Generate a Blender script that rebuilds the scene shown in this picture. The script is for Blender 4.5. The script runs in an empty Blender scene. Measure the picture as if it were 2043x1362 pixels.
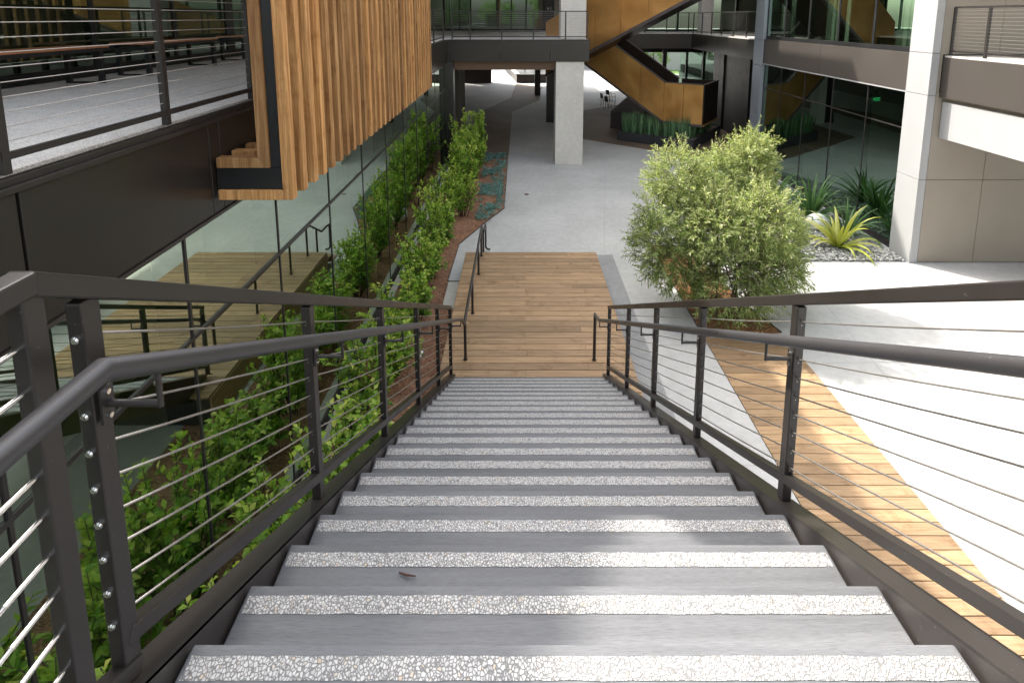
import bpy, math, random
import numpy as np
from mathutils import Vector
R = math.radians
random.seed(7)
scene = bpy.context.scene
COL = scene.collection

# ------------------------------------------------------------------ materials
def nmat(name):
    m = bpy.data.materials.new(name); m.use_nodes = True
    nt = m.node_tree
    b = nt.nodes['Principled BSDF']
    return m, nt, b
def N(nt, t, **kw):
    n = nt.nodes.new(t)
    for k, v in kw.items():
        if k in n.inputs: n.inputs[k].default_value = v
        else: setattr(n, k, v)
    return n
def L(nt, a, b): nt.links.new(a, b)
def coords(nt, scale=(1, 1, 1), kind='Object'):
    tc = N(nt, 'ShaderNodeTexCoord'); mp = N(nt, 'ShaderNodeMapping')
    mp.inputs['Scale'].default_value = scale
    L(nt, tc.outputs[kind], mp.inputs['Vector']); return mp.outputs['Vector']
def ramp(nt, fac, stops):
    r = N(nt, 'ShaderNodeValToRGB'); e = r.color_ramp.elements
    while len(e) < len(stops): e.new(0.5)
    for i, (p, c) in enumerate(stops):
        e[i].position = p; e[i].color = (c[0], c[1], c[2], 1)
    L(nt, fac, r.inputs['Fac']); return r.outputs['Color']
def mixc(nt, fac, a, b, mode='MIX'):
    m = N(nt, 'ShaderNodeMix', data_type='RGBA', blend_type=mode)
    for s, v in ((m.inputs[0], fac), (m.inputs[6], a), (m.inputs[7], b)):
        if hasattr(v, 'is_linked') or hasattr(v, 'links'): L(nt, v, s)
        elif isinstance(v, (int, float)): s.default_value = v
        else: s.default_value = (v[0], v[1], v[2], 1)
    return m.outputs[2]
def bump(nt, b, h, strength=0.3, dist=0.01):
    n = N(nt, 'ShaderNodeBump'); n.inputs['Strength'].default_value = strength
    n.inputs['Distance'].default_value = dist
    L(nt, h, n.inputs['Height']); L(nt, n.outputs['Normal'], b.inputs['Normal'])
def noise(nt, vec, scale, detail=3, rough=0.5):
    n = N(nt, 'ShaderNodeTexNoise'); n.inputs['Scale'].default_value = scale
    n.inputs['Detail'].default_value = detail; n.inputs['Roughness'].default_value = rough
    L(nt, vec, n.inputs['Vector']); return n.outputs['Fac']

def concrete(name, c, var=0.12, fine=220, rough=0.85, spk=0.25, stretch=(1, 1, 1), stain=0.35, bmp=0.15):
    m, nt, b = nmat(name)
    v = coords(nt, stretch)
    big = noise(nt, v, 0.55, 6, 0.6); mid = noise(nt, v, 7, 5, 0.65); fn = noise(nt, v, fine, 2, 0.6)
    lo = tuple(x * (1 - var * 1.6) for x in c); hi = tuple(min(1, x * (1 + var)) for x in c)
    base = ramp(nt, big, [(0.3, lo), (0.7, hi)])
    md = ramp(nt, mid, [(0.3, (1 - stain * .5,) * 3), (0.65, (1, 1, 1))])
    base = mixc(nt, 1.0, base, md, 'MULTIPLY')
    sp = ramp(nt, fn, [(0.36, (1 - spk,) * 3), (0.5, (1, 1, 1)), (0.66, (1 + spk * .5,) * 3)])
    base = mixc(nt, 1.0, base, sp, 'MULTIPLY')
    L(nt, base, b.inputs['Base Color']); b.inputs['Roughness'].default_value = rough
    bump(nt, b, fn, bmp, 0.002)
    return m
def paint(name, c, rough=0.4, metallic=0.0, spec=0.5, var=0.12, dust=0.0, scale=3):
    m, nt, b = nmat(name)
    v = coords(nt); n1 = noise(nt, v, scale, 5, 0.6)
    base = ramp(nt, n1, [(0.3, tuple(x * (1 - var) for x in c)), (0.7, tuple(x * (1 + var) for x in c))])
    if dust:
        d = noise(nt, v, 90, 2, 0.6)
        dm = ramp(nt, d, [(0.70, (0, 0, 0)), (0.75, (dust,) * 3)])
        base = mixc(nt, dm, base, (0.45, 0.42, 0.38))
    L(nt, base, b.inputs['Base Color'])
    rr = ramp(nt, n1, [(0.3, (rough * .85,) * 3), (0.75, (rough * 1.2,) * 3)])
    L(nt, rr, b.inputs['Roughness'])
    b.inputs['Metallic'].default_value = metallic; b.inputs['Specular IOR Level'].default_value = spec
    return m
def wood(name, c_dark, c_mid, c_light, axis='X', rough=0.6, grain=1.0, rndamt=0.3, objrnd=False, gain=1.0):
    m, nt, b = nmat(name)
    s = {'X': (.9, 15, 15), 'Z': (26, 26, 1.0), 'Y': (26, 1.2, 26)}[axis]
    # shift each board's grain by its own random number
    tc = N(nt, 'ShaderNodeTexCoord')
    if objrnd:
        oi = N(nt, 'ShaderNodeObjectInfo'); rnd = oi.outputs['Random']
    else:
        at = N(nt, 'ShaderNodeAttribute'); at.attribute_name = 'rnd'; rnd = at.outputs['Fac']
    mul = N(nt, 'ShaderNodeMath', operation='MULTIPLY'); L(nt, rnd, mul.inputs[0]); mul.inputs[1].default_value = 37.0
    cmb = N(nt, 'ShaderNodeCombineXYZ'); [L(nt, mul.outputs[0], cmb.inputs[i]) for i in range(3)]
    add = N(nt, 'ShaderNodeVectorMath', operation='ADD'); L(nt, tc.outputs['Object'], add.inputs[0]); L(nt, cmb.outputs[0], add.inputs[1])
    mp = N(nt, 'ShaderNodeMapping'); mp.inputs['Scale'].default_value = s; L(nt, add.outputs[0], mp.inputs['Vector'])
    v = mp.outputs['Vector']
    g1 = N(nt, 'ShaderNodeTexNoise'); g1.inputs['Scale'].default_value = 1.0; g1.inputs['Detail'].default_value = 6
    g1.inputs['Roughness'].default_value = 0.62; g1.inputs['Distortion'].default_value = 1.1; L(nt, v, g1.inputs['Vector'])
    mp2 = N(nt, 'ShaderNodeMapping'); mp2.inputs['Scale'].default_value = tuple(q * 3.2 for q in s); L(nt, add.outputs[0], mp2.inputs['Vector'])
    g2 = noise(nt, mp2.outputs['Vector'], 1.0, 3, 0.6)
    knots = noise(nt, add.outputs[0], 5.0, 4, 0.6)
    col = ramp(nt, g1.outputs['Fac'], [(0.3, c_dark), (0.5, c_mid), (0.7, c_light)])
    g2c = ramp(nt, g2, [(0.3, (1 - .28 * grain,) * 3), (0.6, (1.04,) * 3)])
    col = mixc(nt, 1.0, col, g2c, 'MULTIPLY')
    kc = ramp(nt, knots, [(0.28, (.72, .66, .6)), (0.45, (1, 1, 1))])
    col = mixc(nt, 1.0, col, kc, 'MULTIPLY')
    rc = ramp(nt, rnd, [(0.0, (1 - rndamt, 1 - rndamt, 1 - rndamt * .95)), (0.5, (1, 1, 1)), (1.0, (1 + rndamt * .6, 1 + rndamt * .55, 1 + rndamt * .4))])
    col = mixc(nt, 1.0, col, rc, 'MULTIPLY')
    L(nt, col, b.inputs['Base Color']); b.inputs['Roughness'].default_value = rough
    b.inputs['Specular IOR Level'].default_value = 0.3
    bump(nt, b, g1.outputs['Fac'], 0.25, 0.002)
    return m
def pebblemat(name, scale=115, light=(.56, .55, .53), gap=(.17, .165, .16)):
    m, nt, b = nmat(name)
    v = coords(nt, (1, .8, 1))
    w = N(nt, 'ShaderNodeTexNoise'); w.inputs['Scale'].default_value = 60; L(nt, v, w.inputs['Vector'])
    wv = N(nt, 'ShaderNodeVectorMath', operation='SCALE'); wv.inputs['Scale'].default_value = 0.007; L(nt, w.outputs['Color'], wv.inputs[0])
    ad = N(nt, 'ShaderNodeVectorMath', operation='ADD'); L(nt, v, ad.inputs[0]); L(nt, wv.outputs[0], ad.inputs[1])
    e = N(nt, 'ShaderNodeTexVoronoi', feature='DISTANCE_TO_EDGE'); e.inputs['Scale'].default_value = scale; L(nt, ad.outputs[0], e.inputs['Vector'])
    c = N(nt, 'ShaderNodeTexVoronoi', feature='F1'); c.inputs['Scale'].default_value = scale; L(nt, ad.outputs[0], c.inputs['Vector'])
    sep = N(nt, 'ShaderNodeSeparateColor'); L(nt, c.outputs['Color'], sep.inputs[0])
    stone = ramp(nt, sep.outputs[0], [(0, tuple(x * .75 for x in light)), (.25, tuple(x * .9 for x in light)), (.9, light), (1, (.5, .40, .28))])
    mask = ramp(nt, e.outputs['Distance'], [(0.05, (0, 0, 0)), (0.16, (1, 1, 1))])
    col = mixc(nt, mask, gap, stone)
    L(nt, col, b.inputs['Base Color']); b.inputs['Roughness'].default_value = .6
    bump(nt, b, mask, 0.6, 0.003)
    return m
def leafmat(name, stops, trans=0.35, rough=0.5):
    m, nt, b = nmat(name)
    at = N(nt, 'ShaderNodeAttribute'); at.attribute_name = 'rnd'
    col = ramp(nt, at.outputs['Fac'], stops)
    L(nt, col, b.inputs['Base Color']); b.inputs['Roughness'].default_value = rough; b.inputs['Specular IOR Level'].default_value = .35
    t = N(nt, 'ShaderNodeBsdfTranslucent'); L(nt, mixc(nt, 1.0, col, (1.25, 1.3, .7), 'MULTIPLY'), t.inputs['Color'])
    mx = N(nt, 'ShaderNodeMixShader'); mx.inputs[0].default_value = trans
    L(nt, b.outputs[0], mx.inputs[1]); L(nt, t.outputs[0], mx.inputs[2])
    L(nt, mx.outputs[0], nt.nodes['Material Output'].inputs['Surface'])
    return m
def glassmat(name, trans, gloss, fac, rough=0.0, wav=0.0):
    m, nt, b = nmat(name); nt.nodes.remove(b)
    t = N(nt, 'ShaderNodeBsdfTransparent'); t.inputs['Color'].default_value = (*trans, 1)
    g = N(nt, 'ShaderNodeBsdfGlossy'); g.inputs['Color'].default_value = (*gloss, 1); g.inputs['Roughness'].default_value = rough
    lw = N(nt, 'ShaderNodeLayerWeight'); lw.inputs['Blend'].default_value = .35
    mr = N(nt, 'ShaderNodeMapRange'); mr.inputs['To Min'].default_value = fac; mr.inputs['To Max'].default_value = min(1, fac + .45)
    L(nt, lw.outputs['Fresnel'], mr.inputs['Value'])
    if wav:
        nz = noise(nt, coords(nt), .9, 1, .3); bp = N(nt, 'ShaderNodeBump'); bp.inputs['Strength'].default_value = wav; bp.inputs['Distance'].default_value = .02
        L(nt, nz, bp.inputs['Height']); L(nt, bp.outputs['Normal'], g.inputs['Normal'])
    mx = N(nt, 'ShaderNodeMixShader'); L(nt, mr.outputs[0], mx.inputs[0]); L(nt, t.outputs[0], mx.inputs[1]); L(nt, g.outputs[0], mx.inputs[2])
    L(nt, mx.outputs[0], nt.nodes['Material Output'].inputs['Surface'])
    return m
def emit(name, c, s):
    m, nt, b = nmat(name); b.inputs['Base Color'].default_value = (*c, 1)
    b.inputs['Emission Color'].default_value = (*c, 1); b.inputs['Emission Strength'].default_value = s
    return m
def goldmat(name):
    m, nt, b = nmat(name)
    v = coords(nt, (1, 1, 1)); n1 = noise(nt, v, .75, 2, .5); n2 = noise(nt, v, 60, 3, .6)
    col = ramp(nt, n1, [(0.3, (.60, .29, .085)), (0.7, (.88, .48, .17))])
    L(nt, col, b.inputs['Base Color']); b.inputs['Metallic'].default_value = .75
    rr = ramp(nt, n2, [(0.3, (.30,) * 3), (0.7, (.40,) * 3)]); L(nt, rr, b.inputs['Roughness'])
    nb = N(nt, 'ShaderNodeBump'); nb.inputs['Strength'].default_value = .9; nb.inputs['Distance'].default_value = .12
    L(nt, n1, nb.inputs['Height']); L(nt, nb.outputs['Normal'], b.inputs['Normal'])
    return m
def mulch(name, c0, c1, c2):
    m, nt, b = nmat(name)
    v = coords(nt); ch = N(nt, 'ShaderNodeTexVoronoi', feature='F1'); ch.inputs['Scale'].default_value = 38; ch.inputs['Randomness'].default_value = 1
    w = N(nt, 'ShaderNodeMapping'); w.inputs['Scale'].default_value = (1, 2.2, 1); w.inputs['Rotation'].default_value = (0, 0, .6); L(nt, v, w.inputs['Vector'])
    L(nt, w.outputs[0], ch.inputs['Vector'])
    sep = N(nt, 'ShaderNodeSeparateColor'); L(nt, ch.outputs['Color'], sep.inputs[0])
    col = ramp(nt, sep.outputs[0], [(0, c0), (.5, c1), (1, c2)])
    n2 = noise(nt, v, 3, 4, .6); col = mixc(nt, 1.0, col, ramp(nt, n2, [(.3, (.6,) * 3), (.7, (1.15,) * 3)]), 'MULTIPLY')
    L(nt, col, b.inputs['Base Color']); b.inputs['Roughness'].default_value = .95
    bump(nt, b, ch.outputs['Distance'], 1.0, .02)
    return m

M = {}
M['plaza'] = concrete('plaza_concrete', (.50, .492, .475), .10, 130, .8, .18, stain=.30)
M['paving_dark'] = concrete('dark_paving', (.18, .125, .083), .18, 150, .75, .2)
M['paving_grey'] = concrete('grey_paving', (.30, .30, .295), .12, 150, .75, .2)
M['terrace'] = concrete('terrace_concrete', (.70, .67, .63), .10, 110, .8, .4)
M['tread'] = concrete('tread_concrete', (.168, .170, .176), .16, 300, .7, .2, stretch=(.10, 2.0, 1), stain=.7)
M['kerb'] = concrete('kerb_concrete', (.60, .56, .50), .1, 200, .85, .25)
M['column'] = concrete('column_concrete', (.70, .66, .61), .07, 60, .8, .1, stain=.25)
M['pebble'] = pebblemat('exposed_pebbles')
M['rail'] = paint('dark_bronze_rail', (.026, .022, .020), .38, 0, .45, .12, dust=.16)
M['pipe'] = paint('dark_handrail_pipe', (.040, .038, .040), .36, 0, .5, .1, dust=.14)
M['stringer'] = paint('stringer_plate', (.045, .038, .035), .36, .2, .5, .1, dust=.2)
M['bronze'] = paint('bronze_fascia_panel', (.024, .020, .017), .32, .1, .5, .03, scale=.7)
M['bronze_lit'] = paint('bronze_fascia_lit', (.062, .053, .046), .45, .1, .4, .03, scale=.7)  # lighter copy of the bronze, sunlight put into its base colour
M['soffit'] = paint('brown_soffit', (.15, .085, .05), .6)
M['curtain'] = paint('pale_curtain', (.45, .50, .42), .8)
M['black'] = paint('black_steel', (.012, .012, .013), .42, 0, .4, .2, dust=.35)
M['frame'] = paint('window_frame', (.045, .040, .040), .35, .4, .5, .1)
M['darkwall'] = paint('dark_interior', (.06, .05, .04), .8, 0, .3, .2)
M['interior'] = concrete('interior_floor', (.66, .66, .48), .1, 60, .5, .1)
M['steelwire'] = paint('stainless_cable', (.40, .37, .34), .38, .8, .5, .08, scale=80)
M['steel'] = paint('stainless_fitting', (.75, .74, .72), .2, 1, .5, .05)
M['white'] = paint('white_panel', (.33, .33, .327), .5, 0, .4, .02)
M['beige'] = paint('beige_panel', (.27, .235, .19), .45, .1, .4, .05, scale=1)
M['grey_panel'] = paint('grey_panel', (.28, .30, .33), .4, .3, .5, .05)
M['gold'] = goldmat('golden_metal_panel')
M['goldtrim'] = paint('bronze_trim', (.12, .10, .095), .4, .4)
M['brown_dark'] = paint('dark_brown_metal', (.03, .02, .016), .4, .3)
M['deck'] = wood('deck_wood', (.32, .205, .11), (.375, .245, .138), (.43, .29, .17), 'X', .6, 1.0, .26)
M['cedar'] = wood('cedar_wood', (.28, .122, .042), (.47, .24, .088), (.68, .40, .175), 'Z', .55, 1.1, .42, True)
M['benchwood'] = wood('bench_wood', (.30, .12, .055), (.40, .17, .08), (.46, .21, .10), 'Y', .5, .6, .1, True)
M['chairwood'] = wood('chair_wood', (.5, .34, .17), (.6, .42, .22), (.68, .5, .28), 'X', .5, .4, .1, True)
M['glass'] = glassmat('green_tinted_glass', (.78, .86, .62), (.80, .95, .80), .58, wav=.06)
M['glass_dark'] = glassmat('dark_tinted_glass', (.20, .27, .22), (.42, .56, .47), .11, wav=.08)
M['glass_far'] = glassmat('far_glass', (.42, .53, .44), (.62, .78, .66), .20)
M['clearglass'] = glassmat('clear_glass', (.9, .92, .9), (.9, .9, .9), .25)
M['mulch'] = mulch('bark_mulch', (.18, .08, .045), (.40, .19, .11), (.58, .33, .20))
M['mulch_red'] = mulch('red_bark_mulch', (.14, .055, .022), (.30, .13, .05), (.48, .25, .11))
M['soil'] = mulch('planter_soil', (.12, .09, .06), (.22, .17, .12), (.34, .28, .2))
M['gravelbase'] = mulch('gravel_base', (.2, .2, .19), (.3, .3, .29), (.4, .39, .37))
M['globe'] = paint('white_globe', (.80, .80, .80), .35, 0, .5, .02)
M['bark'] = concrete('bark', (.13, .09, .065), .3, 60, .9, .4)
M['planter'] = paint('planter_metal', (.05, .05, .055), .45, .2, .4, .1)
M['edging'] = paint('steel_edging', (.08, .07, .06), .5, .3)
M['sign'] = paint('black_sign', (.01, .01, .01), .4)
M['lettering'] = paint('white_lettering', (.7, .7, .68), .5)
M['exit'] = emit('green_exit_light', (.02, .62, .18), 1.2)
M['exitbox'] = paint('exit_housing', (.03, .05, .035), .5)
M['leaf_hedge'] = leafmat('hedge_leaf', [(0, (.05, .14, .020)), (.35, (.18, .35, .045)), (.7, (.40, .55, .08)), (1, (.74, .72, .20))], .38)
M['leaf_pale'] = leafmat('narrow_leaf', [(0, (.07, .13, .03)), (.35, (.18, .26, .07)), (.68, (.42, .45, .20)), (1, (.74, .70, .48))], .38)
M['leaf_blue'] = leafmat('blue_succulent', [(0, (.08, .19, .17)), (.6, (.16, .33, .30)), (1, (.32, .50, .46))], .15)
M['leaf_flax'] = leafmat('green_flax_leaf', [(0, (.04, .10, .03)), (.6, (.10, .19, .06)), (1, (.22, .30, .10))], .25, .35)
M['leaf_yellow'] = leafmat('yellow_flax_leaf', [(0, (.14, .19, .03)), (.4, (.34, .36, .05)), (1, (.60, .56, .26))], .25, .35)
M['leaf_snake'] = leafmat('snake_leaf', [(0, (.07, .14, .07)), (.6, (.15, .28, .13)), (1, (.32, .44, .22))], .1, .4)
M['leaf_tree'] = leafmat('tree_leaf', [(0, (.05, .11, .02)), (.6, (.11, .21, .04)), (1, (.2, .32, .07))], .4)
M['dead'] = paint('dead_twig', (.10, .04, .03), .8)

# ------------------------------------------------------------------ object helpers
def tag(o, label=None, cat=None, group=None, kind=None):
    if label: o['label'] = label
    if cat: o['category'] = cat
    if group: o['group'] = group
    if kind: o['kind'] = kind
    return o
def thing(name, label, cat, loc=(0, 0, 0), group=None):
    o = bpy.data.objects.new(name, None); COL.objects.link(o); o.location = loc
    o.empty_display_size = .2
    return tag(o, label, cat, group)
def wloc(o):
    v = Vector((0, 0, 0))
    while o is not None: v += o.location; o = o.parent
    return v
class MB:
    def __init__(s): s.v = []; s.f = []; s.r = []
    def add(s, vs, fs, r=None):
        n = len(s.v); s.v += [tuple(q) for q in vs]; rr = random.random() if r is None else r
        for f in fs: s.f.append(tuple(i + n for i in f)); s.r.append(rr)
        return s
    def box(s, x0, x1, y0, y1, z0, z1, r=None):
        v = [(x0, y0, z0), (x1, y0, z0), (x1, y1, z0), (x0, y1, z0), (x0, y0, z1), (x1, y0, z1), (x1, y1, z1), (x0, y1, z1)]
        return s.add(v, [(0, 3, 2, 1), (4, 5, 6, 7), (0, 1, 5, 4), (1, 2, 6, 5), (2, 3, 7, 6), (3, 0, 4, 7)], r)
    def prism(s, poly, ext, r=None):
        n = len(poly); e = Vector(ext); a = [Vector(p) for p in poly]
        nrm = Vector((0, 0, 0))
        for i in range(n): nrm += a[i].cross(a[(i + 1) % n])
        if nrm.dot(e) > 0: a = a[::-1]
        v = a + [p + e for p in a]
        fs = [tuple(range(n)), tuple(range(2 * n - 1, n - 1, -1))]
        for i in range(n): j = (i + 1) % n; fs.append((j, i, i + n, j + n))
        return s.add(v, fs, r)
    def sheet(s, poly, z, r=None):
        a = [Vector((p[0], p[1], z)) for p in poly]; nrm = Vector((0, 0, 0))
        for i in range(len(a)): nrm += a[i].cross(a[(i + 1) % len(a)])
        if nrm.z < 0: a = a[::-1]
        return s.add(a, [tuple(range(len(a)))], r)
    def bar(s, p, q, w, h, r=None, up=(0, 0, 1)):      # rectangular bar between two points
        p = Vector(p); q = Vector(q); d = (q - p).normalized(); u = Vector(up)
        sd = d.cross(u).normalized() * (w / 2); uu = sd.cross(d).normalized() * (h / 2)
        v = [p - sd - uu, p + sd - uu, p + sd + uu, p - sd + uu, q - sd - uu, q + sd - uu, q + sd + uu, q - sd + uu]
        return s.add(v, [(0, 1, 2, 3), (4, 7, 6, 5), (0, 4, 5, 1), (1, 5, 6, 2), (2, 6, 7, 3), (3, 7, 4, 0)], r)
    def tube(s, pts, rad, n=12, r=None, cap=True):
        pts = [Vector(p) for p in pts]; rads = rad if hasattr(rad, '__len__') else [rad] * len(pts)
        rings = []; ref = Vector((0, 0, 1))
        d0 = (pts[1] - pts[0]).normalized()
        if abs(d0.dot(ref)) > .95: ref = Vector((1, 0, 0))
        a = d0.cross(ref).normalized()
        for i, p in enumerate(pts):
            dp = (pts[i] - pts[i - 1]).normalized() if i else (pts[1] - pts[0]).normalized()
            dn = (pts[i + 1] - pts[i]).normalized() if i < len(pts) - 1 else dp
            d = (dp + dn).normalized(); a = (a - d * a.dot(d)).normalized(); b = d.cross(a)
            k = 1 / max(.35, d.dot(dp))
            # mitre: stretch in the plane of the bend
            bend = (dn - dp); bl = bend.length
            ring = []
            for j in range(n):
                t = 2 * math.pi * j / n; o = a * math.cos(t) + b * math.sin(t)
                if bl > 1e-4:
                    bn = bend / bl; o = o + bn * (o.dot(bn) * (k - 1))
                ring.append(p + o * rads[i])
            rings.append(ring)
        v = [q for g in rings for q in g]; fs = []
        for i in range(len(pts) - 1):
            for j in range(n):
                k2 = (j + 1) % n; fs.append((i * n + j, i * n + k2, (i + 1) * n + k2, (i + 1) * n + j))
        if cap: fs.append(tuple(range(n - 1, -1, -1))); fs.append(tuple((len(pts) - 1) * n + j for j in range(n)))
        return s.add(v, fs, r)
    def build(s, name, mat, parent=None, loc=None, smooth=False, bevel=0, seg=2, rnd=True):
        org = wloc(parent) if parent is not None else Vector(loc or (0, 0, 0))
        me = bpy.data.meshes.new(name)
        me.from_pydata([(x - org.x, y - org.y, z - org.z) for x, y, z in s.v], [], s.f)
        if rnd:
            at = me.attributes.new('rnd', 'FLOAT', 'FACE'); at.data.foreach_set('value', s.r)
        me.materials.append(mat)
        if smooth:
            me.polygons.foreach_set('use_smooth', [True] * len(me.polygons))
            if smooth == 'auto': me.set_sharp_from_angle(angle=R(40))
        me.update()
        o = bpy.data.objects.new(name, me); COL.objects.link(o)
        if parent is not None: o.parent = parent
        else: o.location = org
        if bevel:
            bv = o.modifiers.new('bevel', 'BEVEL'); bv.width = bevel; bv.segments = seg; bv.limit_method = 'ANGLE'; bv.angle_limit = R(40)
        return o
def struct(name, mb, mat, **k):
    o = mb.build(name, mat, **k); o['kind'] = 'structure'; return o
def npmesh(name, V, F, rnd, mat, parent=None, loc=(0, 0, 0), smooth=False):
    """fast mesh from numpy arrays; rnd per face"""
    me = bpy.data.meshes.new(name); k = F.shape[1]
    org = wloc(parent) if parent is not None else Vector(loc)
    V = V - np.array(org)
    me.vertices.add(len(V)); me.vertices.foreach_set('co', V.astype(np.float32).ravel())
    me.loops.add(F.size); me.loops.foreach_set('vertex_index', F.astype(np.int32).ravel())
    me.polygons.add(len(F)); me.polygons.foreach_set('loop_start', np.arange(0, F.size, k, dtype=np.int32))
    me.polygons.foreach_set('loop_total', np.full(len(F), k, dtype=np.int32))
    if smooth: me.polygons.foreach_set('use_smooth', np.ones(len(F), dtype=bool))
    at = me.attributes.new('rnd', 'FLOAT', 'FACE'); at.data.foreach_set('value', np.clip(rnd, 0, 1).astype(np.float32))
    me.materials.append(mat); me.update(); me.validate()
    o = bpy.data.objects.new(name, me); COL.objects.link(o)
    if parent is not None: o.parent = parent
    else: o.location = org
    return o
def dup(root, loc=None, rz=None, sc=None, label=None, group=None):
    r = root.copy(); COL.objects.link(r)
    if loc is not None: r.location = loc
    if rz is not None: r.rotation_euler = (0, 0, rz)
    if sc is not None: r.scale = sc if hasattr(sc, '__len__') else (sc, sc, sc)
    if label: r['label'] = label
    if group: r['group'] = group
    def rec(a, b):
        for ch in [c for c in bpy.data.objects if c.parent == a]:
            c2 = ch.copy(); COL.objects.link(c2); c2.parent = b; rec(ch, c2)
    rec(root, r)
    return r

# ------------------------------------------------------------------ camera
F_PX = 1094.13
cam = bpy.data.cameras.new('camera'); co = bpy.data.objects.new('camera', cam); COL.objects.link(co)
co.location = (0, 0, 5.45); co.rotation_euler = (R(90 - 8.5218), 0, 0)
cam.sensor_width = 36; cam.lens = F_PX / 2043 * 36
cam.shift_x = -12.5 / 2043; cam.shift_y = -(681 - 197.94) / 2043
cam.clip_start = .05; cam.clip_end = 600
scene.camera = co

# ------------------------------------------------------------------ light
SUN_TRAVEL = Vector((.76, -.65, -1.0)).normalized()
sun = bpy.data.lights.new('sun', 'SUN'); so = bpy.data.objects.new('sun', sun); COL.objects.link(so)
so.rotation_euler = SUN_TRAVEL.to_track_quat('-Z', 'Y').to_euler(); so.location = (-10, 10, 20)
sun.energy = 2.1; sun.angle = R(.8); sun.color = (1, .95, .87)
w = bpy.data.worlds.new('World'); scene.world = w; w.use_nodes = True
bg = w.node_tree.nodes['Background']; sky = w.node_tree.nodes.new('ShaderNodeTexSky'); sky.sky_type = 'NISHITA'; sky.sun_disc = False
to_sun = -SUN_TRAVEL
sky.sun_elevation = math.asin(to_sun.z); sky.sun_rotation = math.atan2(to_sun.x, to_sun.y)
sky.air_density = 1.3; sky.dust_density = 4.0; sky.ozone_density = .6
hs = w.node_tree.nodes.new('ShaderNodeHueSaturation'); hs.inputs['Saturation'].default_value = .38
w.node_tree.links.new(sky.outputs[0], hs.inputs['Color']); w.node_tree.links.new(hs.outputs[0], bg.inputs['Color']); bg.inputs['Strength'].default_value = .15
scene.view_settings.view_transform = 'Standard'; scene.view_settings.look = 'None'
scene.view_settings.exposure = 2.05; scene.view_settings.gamma = 1

# ------------------------------------------------------------------ ground
g = MB(); g.sheet([(-150, -120), (150, -120), (150, 260), (-150, 260)], 0); struct('ground', g, M['plaza'])
g = MB(); g.sheet([(-.17, 45.0), (1.99, 42.4), (1.56, 40.4), (1.43, 35.9), (-.35, 31.4), (-.38, 21.44), (-2.2, 21.44), (-2.27, 27.4), (-2.32, 30.9), (-.48, 37.0)], .004)
g.sheet([(2.38, 24.6), (4.6, 22.8), (7.1, 20.9), (8.7, 19.9), (12, 22), (12, 33), (7.2, 34.8), (2.9, 31)], .004)
struct('paving_band', g, M['paving_dark'])
g = MB(); g.sheet([(1.5, 6.2), (2.16, 6.2), (2.18, 12.03), (1.5, 12.03)], .004); struct('path', g, M['paving_grey'])
g = MB()
for (x0, y0, x1, y1) in ((2.0, 12.1, 3.2, 19.6), (-1.2, 13.0, 1.3, 19.7), (-.4, 16.8, 9, 17.6), (2.2, 6.0, 3.17, 6.0), (2.2, 8.5, 3.17, 8.5), (4.62, 8.0, 16, 8.35), (6.1, 11.6, 5.2, 4.0), (2.5, 9.6, 3.17, 10.9)):
    d = Vector((x1 - x0, y1 - y0, 0)).normalized(); s_ = Vector((-d.y, d.x, 0)) * .0035
    g.sheet([(x0 - s_.x, y0 - s_.y), (x1 - s_.x, y1 - s_.y), (x1 + s_.x, y1 + s_.y), (x0 + s_.x, y0 + s_.y)], .0025)
struct('paving_joint', g, M['paving_grey'])
# planting beds
g = MB(); g.sheet([(-2.43, -3), (-2.43, 19.6), (-2.3, 21.4), (-.41, 21.4), (-.41, 15.14), (-.8, 14.25), (-1.44, 12.63), (-1.48, 10.72), (-1.2, 10.7), (-1.2, 6.9), (-.7, 6.8), (-.7, -3)], .006)
struct('planting_bed', g, M['mulch'])
g = MB(); g.sheet([(3.2, 8.72), (4.58, 8.85), (4.36, 9.7), (3.95, 12.5), (3.2, 12.5)], .006); struct('planting_bed', g, M['mulch_red'])
g = MB()
for a, b in (((-.4, 21.4), (-.4, 15.14)), ((-.4, 15.14), (-.79, 14.25)), ((-.79, 14.25), (-1.43, 12.63)), ((-1.43, 12.63), (-1.47, 10.72)), ((-1.47, 10.72), (-1.2, 10.71)), ((-.4, 21.4), (-2.3, 21.41)),
             ((3.19, 8.75), (3.19, 12.5)), ((4.59, 8.86), (4.37, 9.7)), ((4.37, 9.7), (3.96, 12.5)), ((3.96, 12.5), (3.19, 12.51))):
    g.bar((*a, .012), (*b, .012), .012, .03)
struct('bed_edging', g, M['edging'])
g = MB(); g.box(-2.55, -2.43, -3, 19.7, 0, .07); struct('kerb', g, M['kerb'], bevel=.006)
g = MB(); g.sheet([(6.1, 11.66), (8.74, 11.66), (8.74, 19.6), (7.2, 16.6), (6.3, 14)], .005); struct('gravel_bed', g, M['gravelbase'])
# concrete pad with cover beside the deck
g = MB(); g.box(-1.44, -1.16, 9.62, 10.64, 0, .05); struct('concrete_pad', g, M['kerb'], bevel=.01)

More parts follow.
